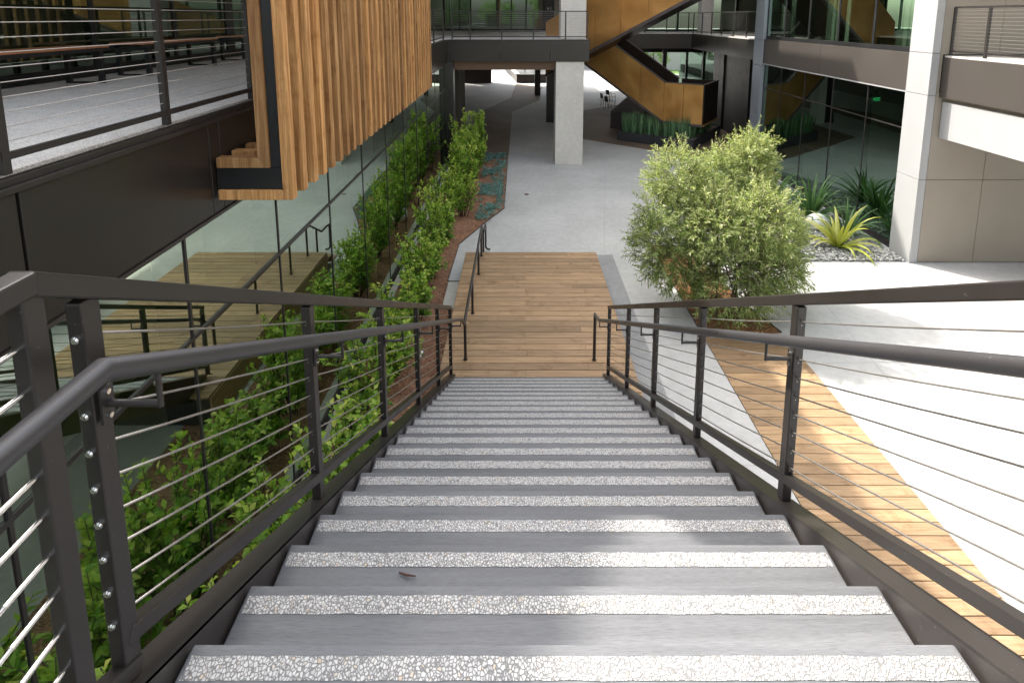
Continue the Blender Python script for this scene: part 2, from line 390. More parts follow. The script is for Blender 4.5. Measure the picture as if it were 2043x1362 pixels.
# pebbles (uncountable)
def ico():
    import bmesh
    bm = bmesh.new(); bmesh.ops.create_icosphere(bm, subdivisions=1, radius=1)
    v = np.array([q.co[:] for q in bm.verts]); f = np.array([[q.index for q in p.verts] for p in bm.faces]); bm.free(); return v, f
IV, IF = ico()
rng = np.random.default_rng(3)
def pebbles(name, pts, smin, smax, mat, label, cat, flat=.5):
    n = len(pts); S = rng.uniform(smin, smax, (n, 1)) * rng.uniform(.65, 1.25, (n, 3)); S[:, 2] *= flat
    a = rng.uniform(0, 6.28, n); ca, sa = np.cos(a), np.sin(a)
    V = IV[None] * S[:, None]; tilt = rng.uniform(-.3, .3, n)
    V[..., 2] += V[..., 0] * tilt[:, None]
    x = V[..., 0] * ca[:, None] - V[..., 1] * sa[:, None]; y = V[..., 0] * sa[:, None] + V[..., 1] * ca[:, None]
    V = np.stack([x, y, V[..., 2]], -1) + pts[:, None]
    F = IF[None] + (np.arange(n) * len(IV))[:, None, None]
    o = npmesh(name, V.reshape(-1, 3), F.reshape(-1, 3), np.repeat(rng.random(n), len(IF)), mat, smooth=True)
    return tag(o, label, cat, kind='stuff')
def inpoly(x, y, P):
    ins = np.zeros(len(x), bool); j = len(P) - 1
    for i in range(len(P)):
        xi, yi = P[i]; xj, yj = P[j]
        ins ^= ((yi > y) != (yj > y)) & (x < (xj - xi) * (y - yi) / (yj - yi + 1e-12) + xi); j = i
    return ins
m_, nt_, b_ = nmat('river_pebble'); at_ = N(nt_, 'ShaderNodeAttribute'); at_.attribute_name = 'rnd'
L(nt_, ramp(nt_, at_.outputs['Fac'], [(0, (.17, .17, .16)), (.4, (.33, .33, .31)), (.8, (.46, .45, .42)), (1, (.62, .60, .55))]), b_.inputs['Base Color']); b_.inputs['Roughness'].default_value = .55
M['riverpebble'] = m_
GP = [(6.15, 11.7), (8.72, 11.7), (8.72, 17), (7.2, 16.6), (6.3, 14)]
xy = rng.uniform((6.1, 11.66), (8.75, 17), (9000, 2)); xy = xy[inpoly(xy[:, 0], xy[:, 1], GP)]
pebbles('pebble_gravel', np.c_[xy, rng.uniform(.012, .05, len(xy))], .026, .048, M['riverpebble'], 'grey and white river pebbles spread in front of the right glass wall', 'gravel')

# ------------------------------------------------------------------ timber decks
def planks(name, mat, x0, x1, y0, y1, z, pitch, joints=None, gap=.012, th=.03):
    mb = MB(); k = 0; y = y1
    while y > y0 + .01:
        ya = max(y0, y - pitch + gap); segs = [x0, x1]
        if joints: segs = [x0] + [j + random.uniform(-.02, .02) for j in joints[k % len(joints)]] + [x1]
        for a, b in zip(segs[:-1], segs[1:]): mb.box(a + .0015, b - .0015, ya, y, z - th, z, random.random())
        y -= pitch; k += 1
    return mb
root = thing('deck_landing', 'raised hardwood deck landing at the foot of the concrete steps', 'deck', (0, 9, 0))
mb = planks('boards', None, -1.115, 1.655, 6.55, 11.07, .5, .158, [[1.02], [.12], [-.78]])
mb.build('boards', M['deck'], root, bevel=.0025, seg=1)
mb = MB()
for i in range(4): mb.box(-1.125, -1.1, 6.6, 11.07, .02 + .112 * i, .02 + .112 * i + .105); mb.box(1.64, 1.665, 6.6, 11.07, .02 + .112 * i, .02 + .112 * i + .105)
mb.build('skirt_board', M['deck'], root, bevel=.002, seg=1)
for i in range(2):
    s = MB(); zz = .5 - .165 * (i + 1)
    for j in range(2): s.box(-1.115, 1.655, 11.075 + .3 * i + .145 * j, 11.075 + .3 * i + .145 * j + .14, zz - .03, zz)
    s.box(-1.1, 1.64, 11.08 + .3 * i, 11.09 + .3 * i + .01, zz, zz + .13)
    s.build('step', M['deck'], root)
mb = MB(); mb.box(-1.09, 1.63, 6.65, 11.06, .02, .462); mb.build('substructure', M['black'], root)
root = thing('boardwalk', 'strip of hardwood boards let into the pale plaza on the right', 'boardwalk', (3.9, 4, 0))
mb = planks('boards', None, 3.19, 4.59, .6, 8.7, .012, .158, None, th=.011, gap=.010); mb.build('boards', M['deck'], root)
mb = MB(); mb.sheet([(3.185, .6), (4.595, .6), (4.595, 8.7), (3.185, 8.7)], .0025); mb.build('bed', M['black'], root)

# ------------------------------------------------------------------ staircase
RIS, GO, Y0, Z0 = .165, .29, 1.231, 3.8
def nz(y): return Z0 - (y - Y0) * RIS / GO
XL, XR = -.865, 1.162
stair = thing('staircase', 'wide flight of concrete steps with pebble strips between dark steel stringers', 'staircase', (.15, 6.8, .5))
for k in range(20):
    yn, z = Y0 + GO * k, Z0 - RIS * k
    t = MB(); back = yn - GO - .03 if k else -4.0
    sk = [random.uniform(-.0015, .0015) for _ in range(4)]
    t.add([(XL, back, z - .158), (XR, back, z - .158), (XR, yn, z - .158), (XL, yn, z - .158),
           (XL, back, z), (XR, back, z), (XR, yn, z), (XL, yn, z)],
          [(0, 3, 2, 1), (4, 5, 6, 7), (0, 1, 5, 4), (1, 2, 6, 5), (2, 3, 7, 6), (3, 0, 4, 7)])
    to = t.build('tread', M['tread'], stair, bevel=.007, seg=2)
    p = MB(); j = random.uniform(-.002, .002)
    # pebble strip with a slightly uneven edge
    n = 60; top = []; bot = []
    for i in range(n + 1):
        x = XL + .012 + (XR - XL - .024) * i / n
        top.append((x, yn - .032 + j + random.uniform(-.0016, .0016), z + .0015)); bot.append((x, yn - .086 + j + random.uniform(-.0016, .0016), z + .0015))
    p.add(top + bot, [(i, n + 1 + i, n + 2 + i, i + 1) for i in range(n)])
    p.build('pebble_strip', M['pebble'], to)
for side, xi, xo in ((-1, -.872, -.962), (1, 1.169, 1.26)):
    y0, y1 = -4.0, 6.95
    top = [(0, y0, Z0 + .16), (0, 1.0 , Z0 + .16), (0, y1, nz(y1) + .022)]
    # web plate
    pl = [(y0, nz(.9) + .02), (.9, nz(.9) + .02), (y1, nz(y1) + .02), (y1, .5 if False else .42), (y1 - .35, .40), (Y0 + .05, nz(Y0) - .32), (y0, Z0 - .32)]
    s = MB(); s.prism([(xi, a, b) for a, b in pl], (side * .008, 0, 0)); s.build('stringer', M['stringer'], stair)
    s = MB(); a0 = Vector(((xi + xo) / 2, .9, nz(.9) + .016)); a1 = Vector(((xi + xo) / 2, y1, nz(y1) + .016))
    s.bar(a0, a1, abs(xo - xi), .010); s.bar(Vector(((xi + xo) / 2, y0, nz(.9) + .016)), a0, abs(xo - xi), .010)
    s.build('stringer_flange', M['stringer'], stair)

# ------------------------------------------------------------------ cable railings
def bracket(parent, x_post, x_rail, y, z_plate, z_rail, pr=.022):
    b = MB(); sgn = 1 if x_rail > x_post else -1
    b.box(min(x_post, x_post + sgn * .006), max(x_post, x_post + sgn * .006), y - .018, y + .018, z_plate - .04, z_plate + .04)
    b.tube([(x_post, y, z_plate), (x_rail, y, z_plate)], .0085, 10)
    b.tube([(x_rail, y, z_plate - .008), (x_rail, y, z_rail - pr * .6)], .0065, 10)
    o = b.build('bracket', M['rail'], parent, smooth='auto')
    for dz in (-.028, .028): s = MB(); s.tube([(x_post + sgn * .004, y, z_plate + dz), (x_post + sgn * .011, y, z_plate + dz)], .006, 8); s.build('bolt', M['steel'], o, smooth='auto')
def stair_rail(name, label, x, ys, hx, land=None):
    root = thing(name, label, 'railing', (x, 3.5, 2.4))
    sgn = 1 if hx > x else -1; pt = .0225
    H1 = 1.015
    for y in ys:
        p = MB(); hw = .017 if y < 1.2 else .02; p.box(x - hw, x + hw, y - .026, y + .026, nz(y) + .02, nz(y) + H1 - .035); o = p.build('post', M['rail'], root, bevel=.004)
        for i in range(9):
            z = nz(y) + .90 - .088 * i; rr = (.0042 if y == ys[-1] else .0028) if y > 1.2 else .009; ex_ = .030 if y > 1.2 else .034
            s = MB(); s.tube([(x, y - ex_, z), (x, y - ex_ + .003, z), (x, y + ex_ - .003, z), (x, y + ex_, z)], [rr * .6, rr, rr, rr * .6], 10); s.build('cable_fitting', M['steel'], o, smooth='auto')
    ya, yb = (ys[0] - .14 if land else ys[0] - .02), ys[-1] + .026
    t = MB(); t.bar((x, ya, nz(ya) + H1 - .012), (x, yb, nz(yb) + H1 - .012), .05, .046); t.build('top_rail', M['rail'], root, bevel=.005)
    t = MB(); t.bar((x, ys[0], nz(ys[0]) + .135), (x, yb, nz(yb) + .135), .042, .04); t.build('bottom_rail', M['rail'], root, bevel=.004)
    for i in range(9):
        c = MB(); pts = []
        for j in range(len(ys) - 1):
            y0, y1 = ys[j], ys[j + 1]
            for q in range(5):
                u = q / 5; yy = y0 + (y1 - y0) * u; pts.append((x, yy, nz(yy) + .90 - .088 * i - .006 * math.sin(math.pi * u)))
        pts.append((x, ys[-1], nz(ys[-1]) + .90 - .088 * i))
        c.tube(pts, .0033, 6); c.build('cable', M['steelwire'], root, smooth=True)
    return root
YL = [1.085, 2.24, 3.42, 4.62, 5.82, 6.90]
YR = [-.10, 1.04, 2.22, 3.37, 4.50, 5.63, 6.82]
railL = stair_rail('stair_railing', 'dark steel cable railing down the left side of the steps', -.924, YL, -.78, True)
railR = stair_rail('stair_railing', 'dark steel cable railing down the right side of the steps', 1.22, YR, 1.08)
# level landing railing, near left
lr = thing('landing_railing', 'level cable railing with turnbuckles at the near left landing', 'railing', (-.92, -.5, 3.8))
zt = nz(.955) + 1.003
for y in (.955, -.2, -1.4):
    p = MB(); p.box(-.937, -.903, y - .024, y + .024, Z0 + .03, zt - .024); p.build('post', M['rail'], lr, bevel=.004)
t = MB(); t.bar((-.92, -2, zt), (-.92, .962, zt), .05, .046); t.build('top_rail', M['rail'], lr, bevel=.005)
t = MB(); t.bar((-.92, -2, Z0 + .24), (-.92, .955, Z0 + .24), .042, .04); t.build('bottom_rail', M['rail'], lr, bevel=.004)
for i in range(10):
    z = zt - .115 - .088 * i
    c = MB(); c.tube([(-.92, -2, z), (-.92, .93, z)], .0033, 8); o = c.build('cable', M['steelwire'], lr, smooth=True)
    b = MB(); b.tube([(-.92, .835, z), (-.92, .90, z), (-.92, .932, z)], [.0058, .0058, .0045], 10); b.tube([(-.92, .77, z), (-.92, .84, z)], .0045, 8); b.build('turnbuckle', M['steel'], o, smooth='auto')
# short infill between the two corner posts
b = MB(); b.bar((-.92, .955, Z0 + .20), (-.92, 1.10, Z0 + .12), .042, .04); b.build('corner_rail', M['rail'], lr, bevel=.004)

# ------------------------------------------------------------------ handrails
HL = thing('handrail', 'round handrail on the left that runs on across the deck on posts', 'handrail', (-.78, 6, .5))
ky = .94; zk = nz(ky) + .83
path = [(-.78, -2, zk), (-.78, ky, zk)]
yend = 7.06; path.append((-.78, yend, nz(yend) + .83)); zdk = .5 + .60
path += [(-.775, 7.30, zdk), (-.77, 11.05, zdk), (-.765, 11.75, zdk - .42), (-.765, 12.05, zdk - .42)]
path[2] = (-.78, 7.0, nz(7.0) + .83)
t = MB(); t.tube(path, .0225, 18); t.build('rail', M['pipe'], HL, smooth='auto')
for y in YL: bracket(HL, -.90, -.78, y, nz(y) + .735, nz(y) + .83)
bracket(HL, -.90, -.78, -.2, zk - .09, zk)
for y in (7.366, 8.63, 10.05, 10.87): b = MB(); b.tube([(-.772, y, .5), (-.772, y, zdk)], .021, 14); b.tube([(-.772, y, .5), (-.772, y, .506)], .034, 14); b.build('post', M['rail'], HL, smooth='auto')
b = MB(); b.tube([(-.767, 11.45, .17), (-.767, 11.45, zdk - .24)], .021, 14); b.build('post', M['rail'], HL, smooth='auto')
b = MB(); b.tube([(-.765, 12.05, zdk - .42), (-.765, 12.20, zdk - .43), (-.765, 12.24, zdk - .5), (-.765, 12.24, .10), (-.72, 12.22, .06), (-.66, 12.2, .06)], .021, 14); b.build('end_loop', M['rail'], HL, smooth='auto')
HR = thing('handrail', 'round handrail along the right side ending in a post on the deck', 'handrail', (1.08, 4, .5))
path = [(1.09, -1.5, nz(-1.5) + .82), (1.09, 6.95, nz(6.95) + .82), (1.10, 7.25, 1.17), (1.105, 7.335, 1.16), (1.105, 7.345, 1.10)]
path = [(1.09, -1.5, nz(-1.5) + .82), (1.09, 6.88, nz(6.88) + .82), (1.10, 7.31, 1.235), (1.105, 7.345, 1.225), (1.105, 7.352, 1.15)]
t = MB(); t.tube(path[:3], .0225, 18); t.build('rail', M['pipe'], HR, smooth='auto')
b = MB(); b.tube([(1.10, 7.30, 1.236), (1.105, 7.34, 1.225), (1.107, 7.352, 1.19), (1.107, 7.352, .5)], .0225, 16); b.tube([(1.107, 7.352, .5), (1.107, 7.352, .506)], .034, 14); b.build('post', M['rail'], HR, smooth='auto')
for y in YR: bracket(HR, 1.20, 1.09, y, nz(y) + .725, nz(y) + .82)

# ------------------------------------------------------------------ generic flat cable railing
def flat_rail(name, label, p0, p1, z, posts, h=1.02, ncab=11, cr=.003, endpost=True, wire=None):
    p0 = Vector((*p0, z)); p1 = Vector((*p1, z)); d = (p1 - p0); Ln = d.length; d.normalize(); sd = Vector((-d.y, d.x, 0))
    root = thing(name, label, 'railing', ((p0 + p1) / 2))
    for u in posts:
        c = p0 + d * u; b = MB(); b.bar(c + Vector((0, 0, .0)), c + Vector((0, 0, h - .02)), .045, .045, up=d); b.build('post', M['rail'], root)
    U = Vector((0, 0, 1))
    b = MB(); b.bar(p0 + U * (h - .02), p1 + U * (h - .02), .05, .04); b.build('top_rail', M['rail'], root)
    b = MB(); b.bar(p0 + U * .09, p1 + U * .09, .035, .035); b.build('bottom_rail', M['rail'], root)
    for i in range(ncab):
        zz = .09 + (h - .11) * (i + 1) / (ncab + 1)
        b = MB(); b.tube([p0 + U * zz, p1 + U * zz], cr, 6); b.build('cable', wire or M['steelwire'], root, smooth=True)
    return root

# ------------------------------------------------------------------ left building
FL = 4.65
LB = thing('left_building', 'dark bronze and glass building with a terrace above the planted bed', 'building', (-6, 8, 0))
XF = -2.57
# fascia panels with open joints
segs = [(-6, -.3), (-.28, 2.70), (2.72, 4.445), (4.455, 4.605), (4.615, 7.6), (7.61, 10.6), (10.61, 13.6), (13.61, 16.7), (16.71, 19.76)]
for a, b in segs:
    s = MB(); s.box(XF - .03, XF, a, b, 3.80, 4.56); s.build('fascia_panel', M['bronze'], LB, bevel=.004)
s = MB(); s.box(XF - .2, XF - .04, -6, 19.8, 3.82, 4.57); s.build('fascia_backing', M['black'], LB)
s = MB(); s.box(XF - .12, XF + .02, -6, 19.76, 4.565, 4.60); s.box(XF - .06, XF - .01, -6, 19.76, 4.60, 4.64); s.build('edge_cap', M['rail'], LB, bevel=.003)
s = MB(); s.box(XF - .07, XF + .012, -6, 19.76, 3.765, 3.793); s.build('drip_edge', M['stringer'], LB)
s = MB(); s.box(-6.3, XF - .125, -6, 19.8, 4.3, FL - .008); s.build('terrace_floor', M['terrace'], LB)
s = MB(); s.box(-12, -6.3, -6, 34, 4.3, FL - .012); s.box(-12, XF - .21, -6, 19.8, 4.2, 4.29); s.build('floor_slab', M['darkwall'], LB)
# interior of ground storey
s = MB(); s.box(-12, XF - .05, -6, 19.9, .01, .05); s.build('interior_floor', M['interior'], LB)
s = MB(); s.box(-7.2, -7, -6, 19.9, .05, 4.2); s.box(-9, XF - .3, 19.7, 19.9, .05, 4.2); s.box(-9, XF - .3, -6.1, -6, .05, 4.2); s.build('interior_wall', M['curtain'], LB)
for y in (1.5, 7.6, 13.8): s = MB(); s.box(-5.4, -4.9, y, y + .5, .05, 4.2); s.build('interior_column', M['column'], LB)
# glazing
XG = -2.60
ys = [-.75, .85, 2.45, 4.05, 5.65, 7.25, 8.86, 10.5, 12.15, 13.75, 15.35, 16.95, 18.55, 19.6]
for a, b in zip(ys[:-1], ys[1:]):
    for z0, z1 in ((.17, 2.89), (2.93, 3.76)):
        s = MB(); t = random.uniform(-.002, .002)
        s.add([(XG + t, a + .02, z0), (XG - t, b - .02, z0), (XG - t, b - .02, z1), (XG + t, a + .02, z1)], [(0, 1, 2, 3)]); s.build('window_pane', M['glass'], LB)
for y in ys:
    s = MB(); s.box(XG - .25, XG - .004, y - .03, y + .03, .1, 3.78); s.box(XG - .004, XG + .010, y - .011, y + .011, .1, 3.765); s.build('mullion', M['frame'], LB)
s = MB(); s.box(XG - .1, XG + .012, -6, 19.6, 2.892, 2.928); s.build('transom', M['frame'], LB)
s = MB(); s.box(XG - .12, XG + .03, -6, 19.6, .0, .10); s.box(XG - .1, XG + .012, -6, 19.6, .10, .165); s.build('sill_frame', M['frame'], LB, bevel=.004)
s = MB(); s.box(-2.62, -2.34, 19.66, 20.1, 0, 3.84); s.build('corner_column', M['frame'], LB)
# upper storey glass behind the terrace
XU = -5.85
s = MB(); s.box(XU - .08, XU + .04, -6, 19.8, FL, FL + .14); s.box(XU - .08, XU + .04, -6, 19.8, 7.6, 7.75); s.build('base_frame', M['black'], LB)
uy = [-5, -3.2, -1.4, .4, 2.2, 4.0, 5.8, 7.6, 9.4, 11.2, 13.0, 14.8, 16.6, 18.4, 19.8]
for a, b in zip(uy[:-1], uy[1:]):
    s = MB(); s.add([(XU, a + .03, FL + .14), (XU, b - .03, FL + .14), (XU, b - .03, 7.6), (XU, a + .03, 7.6)], [(0, 1, 2, 3)]); s.build('window_pane', M['glass_far'], LB)
for i, y in enumerate(uy): s = MB(); w_ = .14 if i % 3 == 0 else .03; s.box(XU - .1, XU + .02, y - w_, y + w_, FL + .14, 7.6); s.build('mullion', M['black'], LB)
s = MB(); s.box(-9, -8.9, -6, 34, FL, 7.7); s.build('interior_wall', M['beige'], LB)
# unseen slab added to shade the courtyard, and the storeys above
s = MB(); s.box(-6.0, -1.9, 4.98, 15.2, 7.552, 7.72); s.build('shade_slab', M['bronze'], LB)
s = MB(); s.box(-12, -6.0, -8, 19.8, 7.76, 11.78); s.build('upper_wall', M['beige'], LB)
flat_rail('terrace_railing', 'cable railing along the edge of the left terrace behind the timber fins', (-2.635, -1.5), (-2.635, 19.6), FL, [.28 + 1.315 * i for i in range(15)] + [20.9], 1.02, 11)

# timber fins
FS = thing('timber_screen', 'screen of tall vertical cedar fins hung in front of the left terrace', 'screen', (-1.95, 8, 3.9))
NF = 31; PY = 7.52 / (NF - 1)
for i in range(NF):
    y = 4.48 + PY * i; t = .092; top = 7.55
    o = MB(); zb = 3.912; tl = random.uniform(-.003, .003)
    # mitred outer L of upright and lower return
    o.prism([(-1.995, y, 4.0), (-1.91 + tl, y, zb), (-1.91, y, top), (-1.995, y, top)], (0, t, 0))
    o.prism([(-1.9955, y, 3.9985), (-1.9115 + tl, y, zb), (-2.545, y, zb), (-2.545, y, 3.9985)], (0, t, 0))
    o.build('fin', M['cedar'], FS, bevel=.003, seg=1)
    if i < 8:
        q = MB(); q.prism([(-2.19, y, 4.28), (-2.092, y, 4.192), (-2.092, y, top), (-2.19, y, top)], (0, t, 0))
        q.prism([(-2.1905, y, 4.2785), (-2.0935, y, 4.192), (-2.54, y, 4.192), (-2.54, y, 4.2785)], (0, t, 0)); q.build('inner_fin', M['cedar'], FS, bevel=.003, seg=1)
q = MB(); q.box(-2.09, -1.998, 4.50, 4.60, 4.192, 7.55); q.box(-2.555, -1.998, 4.50, 4.62, 4.003, 4.188)
q.box(-2.09, -1.998, 11.9, 12.0, 4.192, 7.55); q.box(-2.08, -2.0, 4.63, 11.9, 4.03, 4.16); q.build('steel_frame', M['black'], FS, bevel=.004)

# benches
def bench(label, y0, y1, first=None):
    r = thing('terrace_bench', label, 'bench', (-5.33, (y0 + y1) / 2, FL - .008), 'benches along the terrace glass')
    s = MB()
    for j in range(4): s.box(-5.56 + .115 * j, -5.56 + .115 * j + .108, y0, y1, 5.075, 5.10)
    s.build('seat', M['benchwood'], r)
    s = MB(); s.box(-5.565, -5.53, y0 - .005, y1 + .005, 5.03, 5.072); s.box(-5.14, -5.10, y0 - .005, y1 + .005, 5.03, 5.072); s.build('frame', M['black'], r)
    for yy in (y0 + .1, y1 - .16):
        s = MB(); s.box(-5.56, -5.51, yy, yy + .05, FL - .008, 5.03); s.box(-5.16, -5.10, yy, yy + .05, FL - .008, 5.03); s.box(-5.51, -5.16, yy, yy + .05, FL - .008, FL + .012); s.box(-5.51, -5.16, yy, yy + .05, 5.0, 5.03); s.build('leg', M['black'], r)
    return r
bench('reddish wooden terrace bench nearest the left edge of the photo', 4.9, 6.86)
bench('reddish wooden terrace bench in the middle of the row', 7.48, 9.38)
bench('reddish wooden terrace bench farthest back, cut off by the timber screen', 10.15, 12.0)

# ------------------------------------------------------------------ back building and bridge
BB = thing('bridge_building', 'back building with a dark bronze bridge level over the shaded passage', 'building', (0, 25, 0))
yb = 19.78
for a, b in ((-2.57, -.655), (-.645, 1.14), (1.15, 2.56)):
    s = MB(); s.box(a, b, yb, yb + .04, 3.85, 4.60); s.build('fascia_panel', M['bronze'], BB, bevel=.003)
s = MB(); s.box(-2.58, 2.57, yb - .01, yb + .1, 4.605, 4.64); s.build('edge_cap', M['rail'], BB)
s = MB(); s.box(2.53, 2.56, yb + .045, 27.8, 3.85, 4.60); s.build('side_fascia', M['bronze'], BB)
s = MB(); s.box(-12, 2.52, yb + .05, 46, 4.2, FL - .01); s.build('bridge_floor', M['terrace'], BB)
s = MB(); s.box(-12, 2.52, yb + .05, 46, 3.86, 4.19); s.box(-2.34, 1.36, 20.05, 20.5, 3.53, 3.855); s.build('soffit', M['soffit'], BB)
s = MB(); s.box(1.365, 2.385, 19.82, 20.75, 0, 3.845); s.build('column', M['column'], BB, bevel=.015)
s = MB(); s.box(1.55, 2.48, 20.25, 21.1, FL, 9); s.build('column', M['column'], BB, bevel=.015)
s = MB(); s.box(1.46, 1.86, 28.1, 28.5, 0, 3.86); s.build('column', M['frame'], BB)
s = MB(); s.box(1.15, 1.55, 38, 38.4, 0, 3.86); s.build('column', M['frame'], BB)
s = MB(); s.box(1.95, 2.35, 27.9, 28.6, 0, 3.86); s.build('column', M['column'], BB)
s = MB(); s.box(-12, -6, 19.9, 46, 0, 3.86); s.box(-6, -2.35, 21.5, 24, 0, 3.86); s.build('ground_wall', M['darkwall'], BB)
s = MB(); s.box(-12, 2.5, yb + .05, 45, 7.8, 12.6); s.build('upper_wall', M['beige'], BB)
# glazing on the bridge level
ygl = 32.0
xs = [-5.6, -4.0, -3.35, -1.9, -.95, .35, 1.2, 1.85]
for i, (a, b) in enumerate(zip([-5.6, -4.3, -2.75, -1.15, .45], [-4.3, -2.75, -1.15, .45, 1.45])):
    s = MB(); s.add([(a + .04, ygl, FL + .12), (b - .04, ygl, FL + .12), (b - .04, ygl, 7.7), (a + .04, ygl, 7.7)], [(0, 1, 2, 3)]); s.build('window_pane', M['glass_far'], BB)
for x in (-5.6, -4.3, -3.4, -2.75, -1.15, -.4, .45, 1.45): s = MB(); s.box(x - .035, x + .035, ygl - .06, ygl + .1, FL, 7.8); s.build('mullion', M['black'], BB)
s = MB(); s.box(-5.6, 1.45, ygl - .06, ygl + .08, FL, FL + .12); s.box(-2.4, .45, ygl - .05, ygl + .06, 5.0, 5.05); s.build('base_frame', M['black'], BB)
s = MB(); s.box(1.45, 2.05, ygl - .1, ygl + .2, FL, 7.8); s.build('sign_wall', M['black'], BB)
s = MB(); s.box(2.05, 2.5, ygl - .3, ygl + .2, FL, 7.8); s.build('grey_pier', M['beige'], BB)
s = MB(); s.box(-6, 2.5, 36, 36.1, FL, 7.8); s.build('interior_wall', M['beige'], BB)
s = MB(); s.box(-12, 2.5, 20.5, 41.9, 7.65, 7.79); s.build('ceiling', M['white'], BB)
flat_rail('bridge_railing', 'dark cable railing across the front of the bridge between fins and concrete column', (-2.38, 19.85), (2.48, 19.85), FL, [0, .65, 1.79, 2.93, 4.08, 4.86], 1.01, 11, .004)
# sign with star and number on the upper pier
sg = thing('level_sign', 'small black level sign reading star 1 beside the bridge windows', 'sign', (1.78, 31.8, 5.9))
s = MB(); s.box(1.55, 2.0, 31.84, 31.88, 5.45, 6.6); s.build('panel', M['sign'], sg)
def text(body, size, loc, mat, parent, rot=(R(90), 0, 0), name='lettering', ext=.004):
    cu = bpy.data.curves.new('t', 'FONT'); cu.body = body; cu.size = size; cu.extrude = ext; cu.align_x = 'CENTER'; cu.align_y = 'CENTER'
    to = bpy.data.objects.new('t', cu); COL.objects.link(to); bpy.context.view_layer.update()
    me = bpy.data.meshes.new_from_object(to.evaluated_get(bpy.context.evaluated_depsgraph_get())); bpy.data.objects.remove(to)
    me.materials.clear(); me.materials.append(mat)
    o = bpy.data.objects.new(name, me); COL.objects.link(o); o.parent = parent; o.location = Vector(loc) - wloc(parent); o.rotation_euler = rot; return o
text('1', .26, (1.86, 31.835, 5.93), M['lettering'], sg)
st = MB(); pts = []
for i in range(10):
    rr = .085 if i % 2 == 0 else .036; a = math.pi / 2 + i * math.pi / 5; pts.append((1.70 + rr * math.cos(a), 31.832, 5.92 + rr * math.sin(a)))
st.add(pts + [(1.70, 31.832, 5.92)], [(i, (i + 1) % 10, 10) for i in range(10)]); st.build('star', M['lettering'], sg)
# ------------------------------------------------------------------ right building
RB = thing('right_building', 'pale panelled building on the right with dark glass and a white corner column', 'building', (11, 14, 0))
XC = 8.76
for z0, z1 in ((0.005, 1.915), (1.925, 3.78), (3.79, 4.68), (4.69, 6.6), (6.61, 9.0)):
    s = MB(); s.box(XC, XC + .17, 11.615, 12.30, z0, z1); s.build('corner_column', M['white'], RB, bevel=.003)
s = MB(); s.box(XC + .02, XC + .16, 11.63, 12.29, 0, 9.0); s.build('column_core', M['black'], RB)
s = MB(); s.box(8.94, 8.995, 11.62, 11.66, 3.85, 4.655); s.build('wall_panel', M['beige'], RB)
for x0, x1 in ((8.94, 10.17), (10.18, 11.42), (11.43, 12.67), (12.68, 13.92), (13.93, 16.2)):
    for z0, z1 in ((.02, 1.915), (1.925, 3.84), (4.66, 6.2), (6.21, 9)):
        s = MB(); s.box(x0, x1, 11.62, 11.66, z0, z1); s.build('wall_panel', M['beige'], RB, bevel=.003)
s = MB(); s.box(8.95, 16.2, 11.665, 11.9, 0, 9); s.build('wall_core', M['black'], RB)
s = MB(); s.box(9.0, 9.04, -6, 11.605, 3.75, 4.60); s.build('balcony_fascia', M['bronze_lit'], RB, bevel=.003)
s = MB(); s.box(9.02, 16, -6, 11.6, 4.605, FL - .01); s.build('balcony_floor', M['kerb'], RB)
s = MB(); s.box(9.05, 16, -6, 11.6, 3.72, 4.6); s.build('balcony_slab', M['beige'], RB)
s = MB(); s.box(9.08, 9.6, -6, 11.6, 2.87, 3.655); s.build('beam', M['white'], RB, bevel=.004)
s = MB(); s.box(9.12, 9.56, -6, 11.6, 3.66, 3.715); s.build('shadow_gap', M['beige'], RB)
# glass facade
for a, b in ((12.31, 16.0), (16.01, 19.72)):
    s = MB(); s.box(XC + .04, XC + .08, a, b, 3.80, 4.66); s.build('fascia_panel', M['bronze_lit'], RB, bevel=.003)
s = MB(); s.box(XC + .03, XC + .1, 12.31, 19.7, 3.765, 3.793); s.build('drip_edge', M['white'], RB)
s = MB(); s.box(XC + .085, 16, 12.31, 19.7, 3.85, FL); s.build('floor_slab', M['darkwall'], RB)
XR2 = 8.88
gy = [12.31, 13.79, 15.33, 16.87, 18.4, 19.7]
for a, b in zip(gy[:-1], gy[1:]):
    for z0, z1 in ((.16, 2.90), (2.94, 3.76)):
        s = MB(); t = random.uniform(-.003, .003); s.add([(XR2 + t, a + .015, z0), (XR2 - t, b - .015, z0), (XR2 - t, b - .015, z1), (XR2 + t, a + .015, z1)], [(0, 1, 2, 3)]); s.build('window_pane', M['glass_dark'], RB)
    s = MB(); s.add([(XR2, a + .015, 4.78), (XR2, b - .015, 4.78), (XR2, b - .015, 7.8), (XR2, a + .015, 7.8)], [(0, 1, 2, 3)]); s.build('window_pane', M['glass_far'], RB)
for y in gy:
    s = MB(); s.box(XR2 - .012, XR2 + .003, y - .012, y + .012, .1, 3.76); s.box(XR2 + .003, XR2 + .12, y - .03, y + .03, .1, 3.78); s.build('mullion', M['frame'], RB)
    s = MB(); s.box(XR2 - .012, XR2 + .16, y - .04, y + .04, 4.72, 7.8); s.build('mullion', M['black'], RB)
s = MB(); s.box(XR2 - .012, XR2 + .1, 12.31, 19.7, 2.905, 2.935); s.build('transom', M['frame'], RB)
s = MB(); s.box(XR2 - .03, XR2 + .1, 12.31, 19.7, 0, .15); s.build('sill_frame', M['frame'], RB)
s = MB(); s.box(XR2 - .03, XR2 + .1, 12.31, 19.7, 4.67, 4.775); s.build('sill_frame', M['black'], RB)
s = MB(); s.box(XR2 + .1, 14, 12, 19.7, .01, .06); s.build('interior_floor', M['interior'], RB)
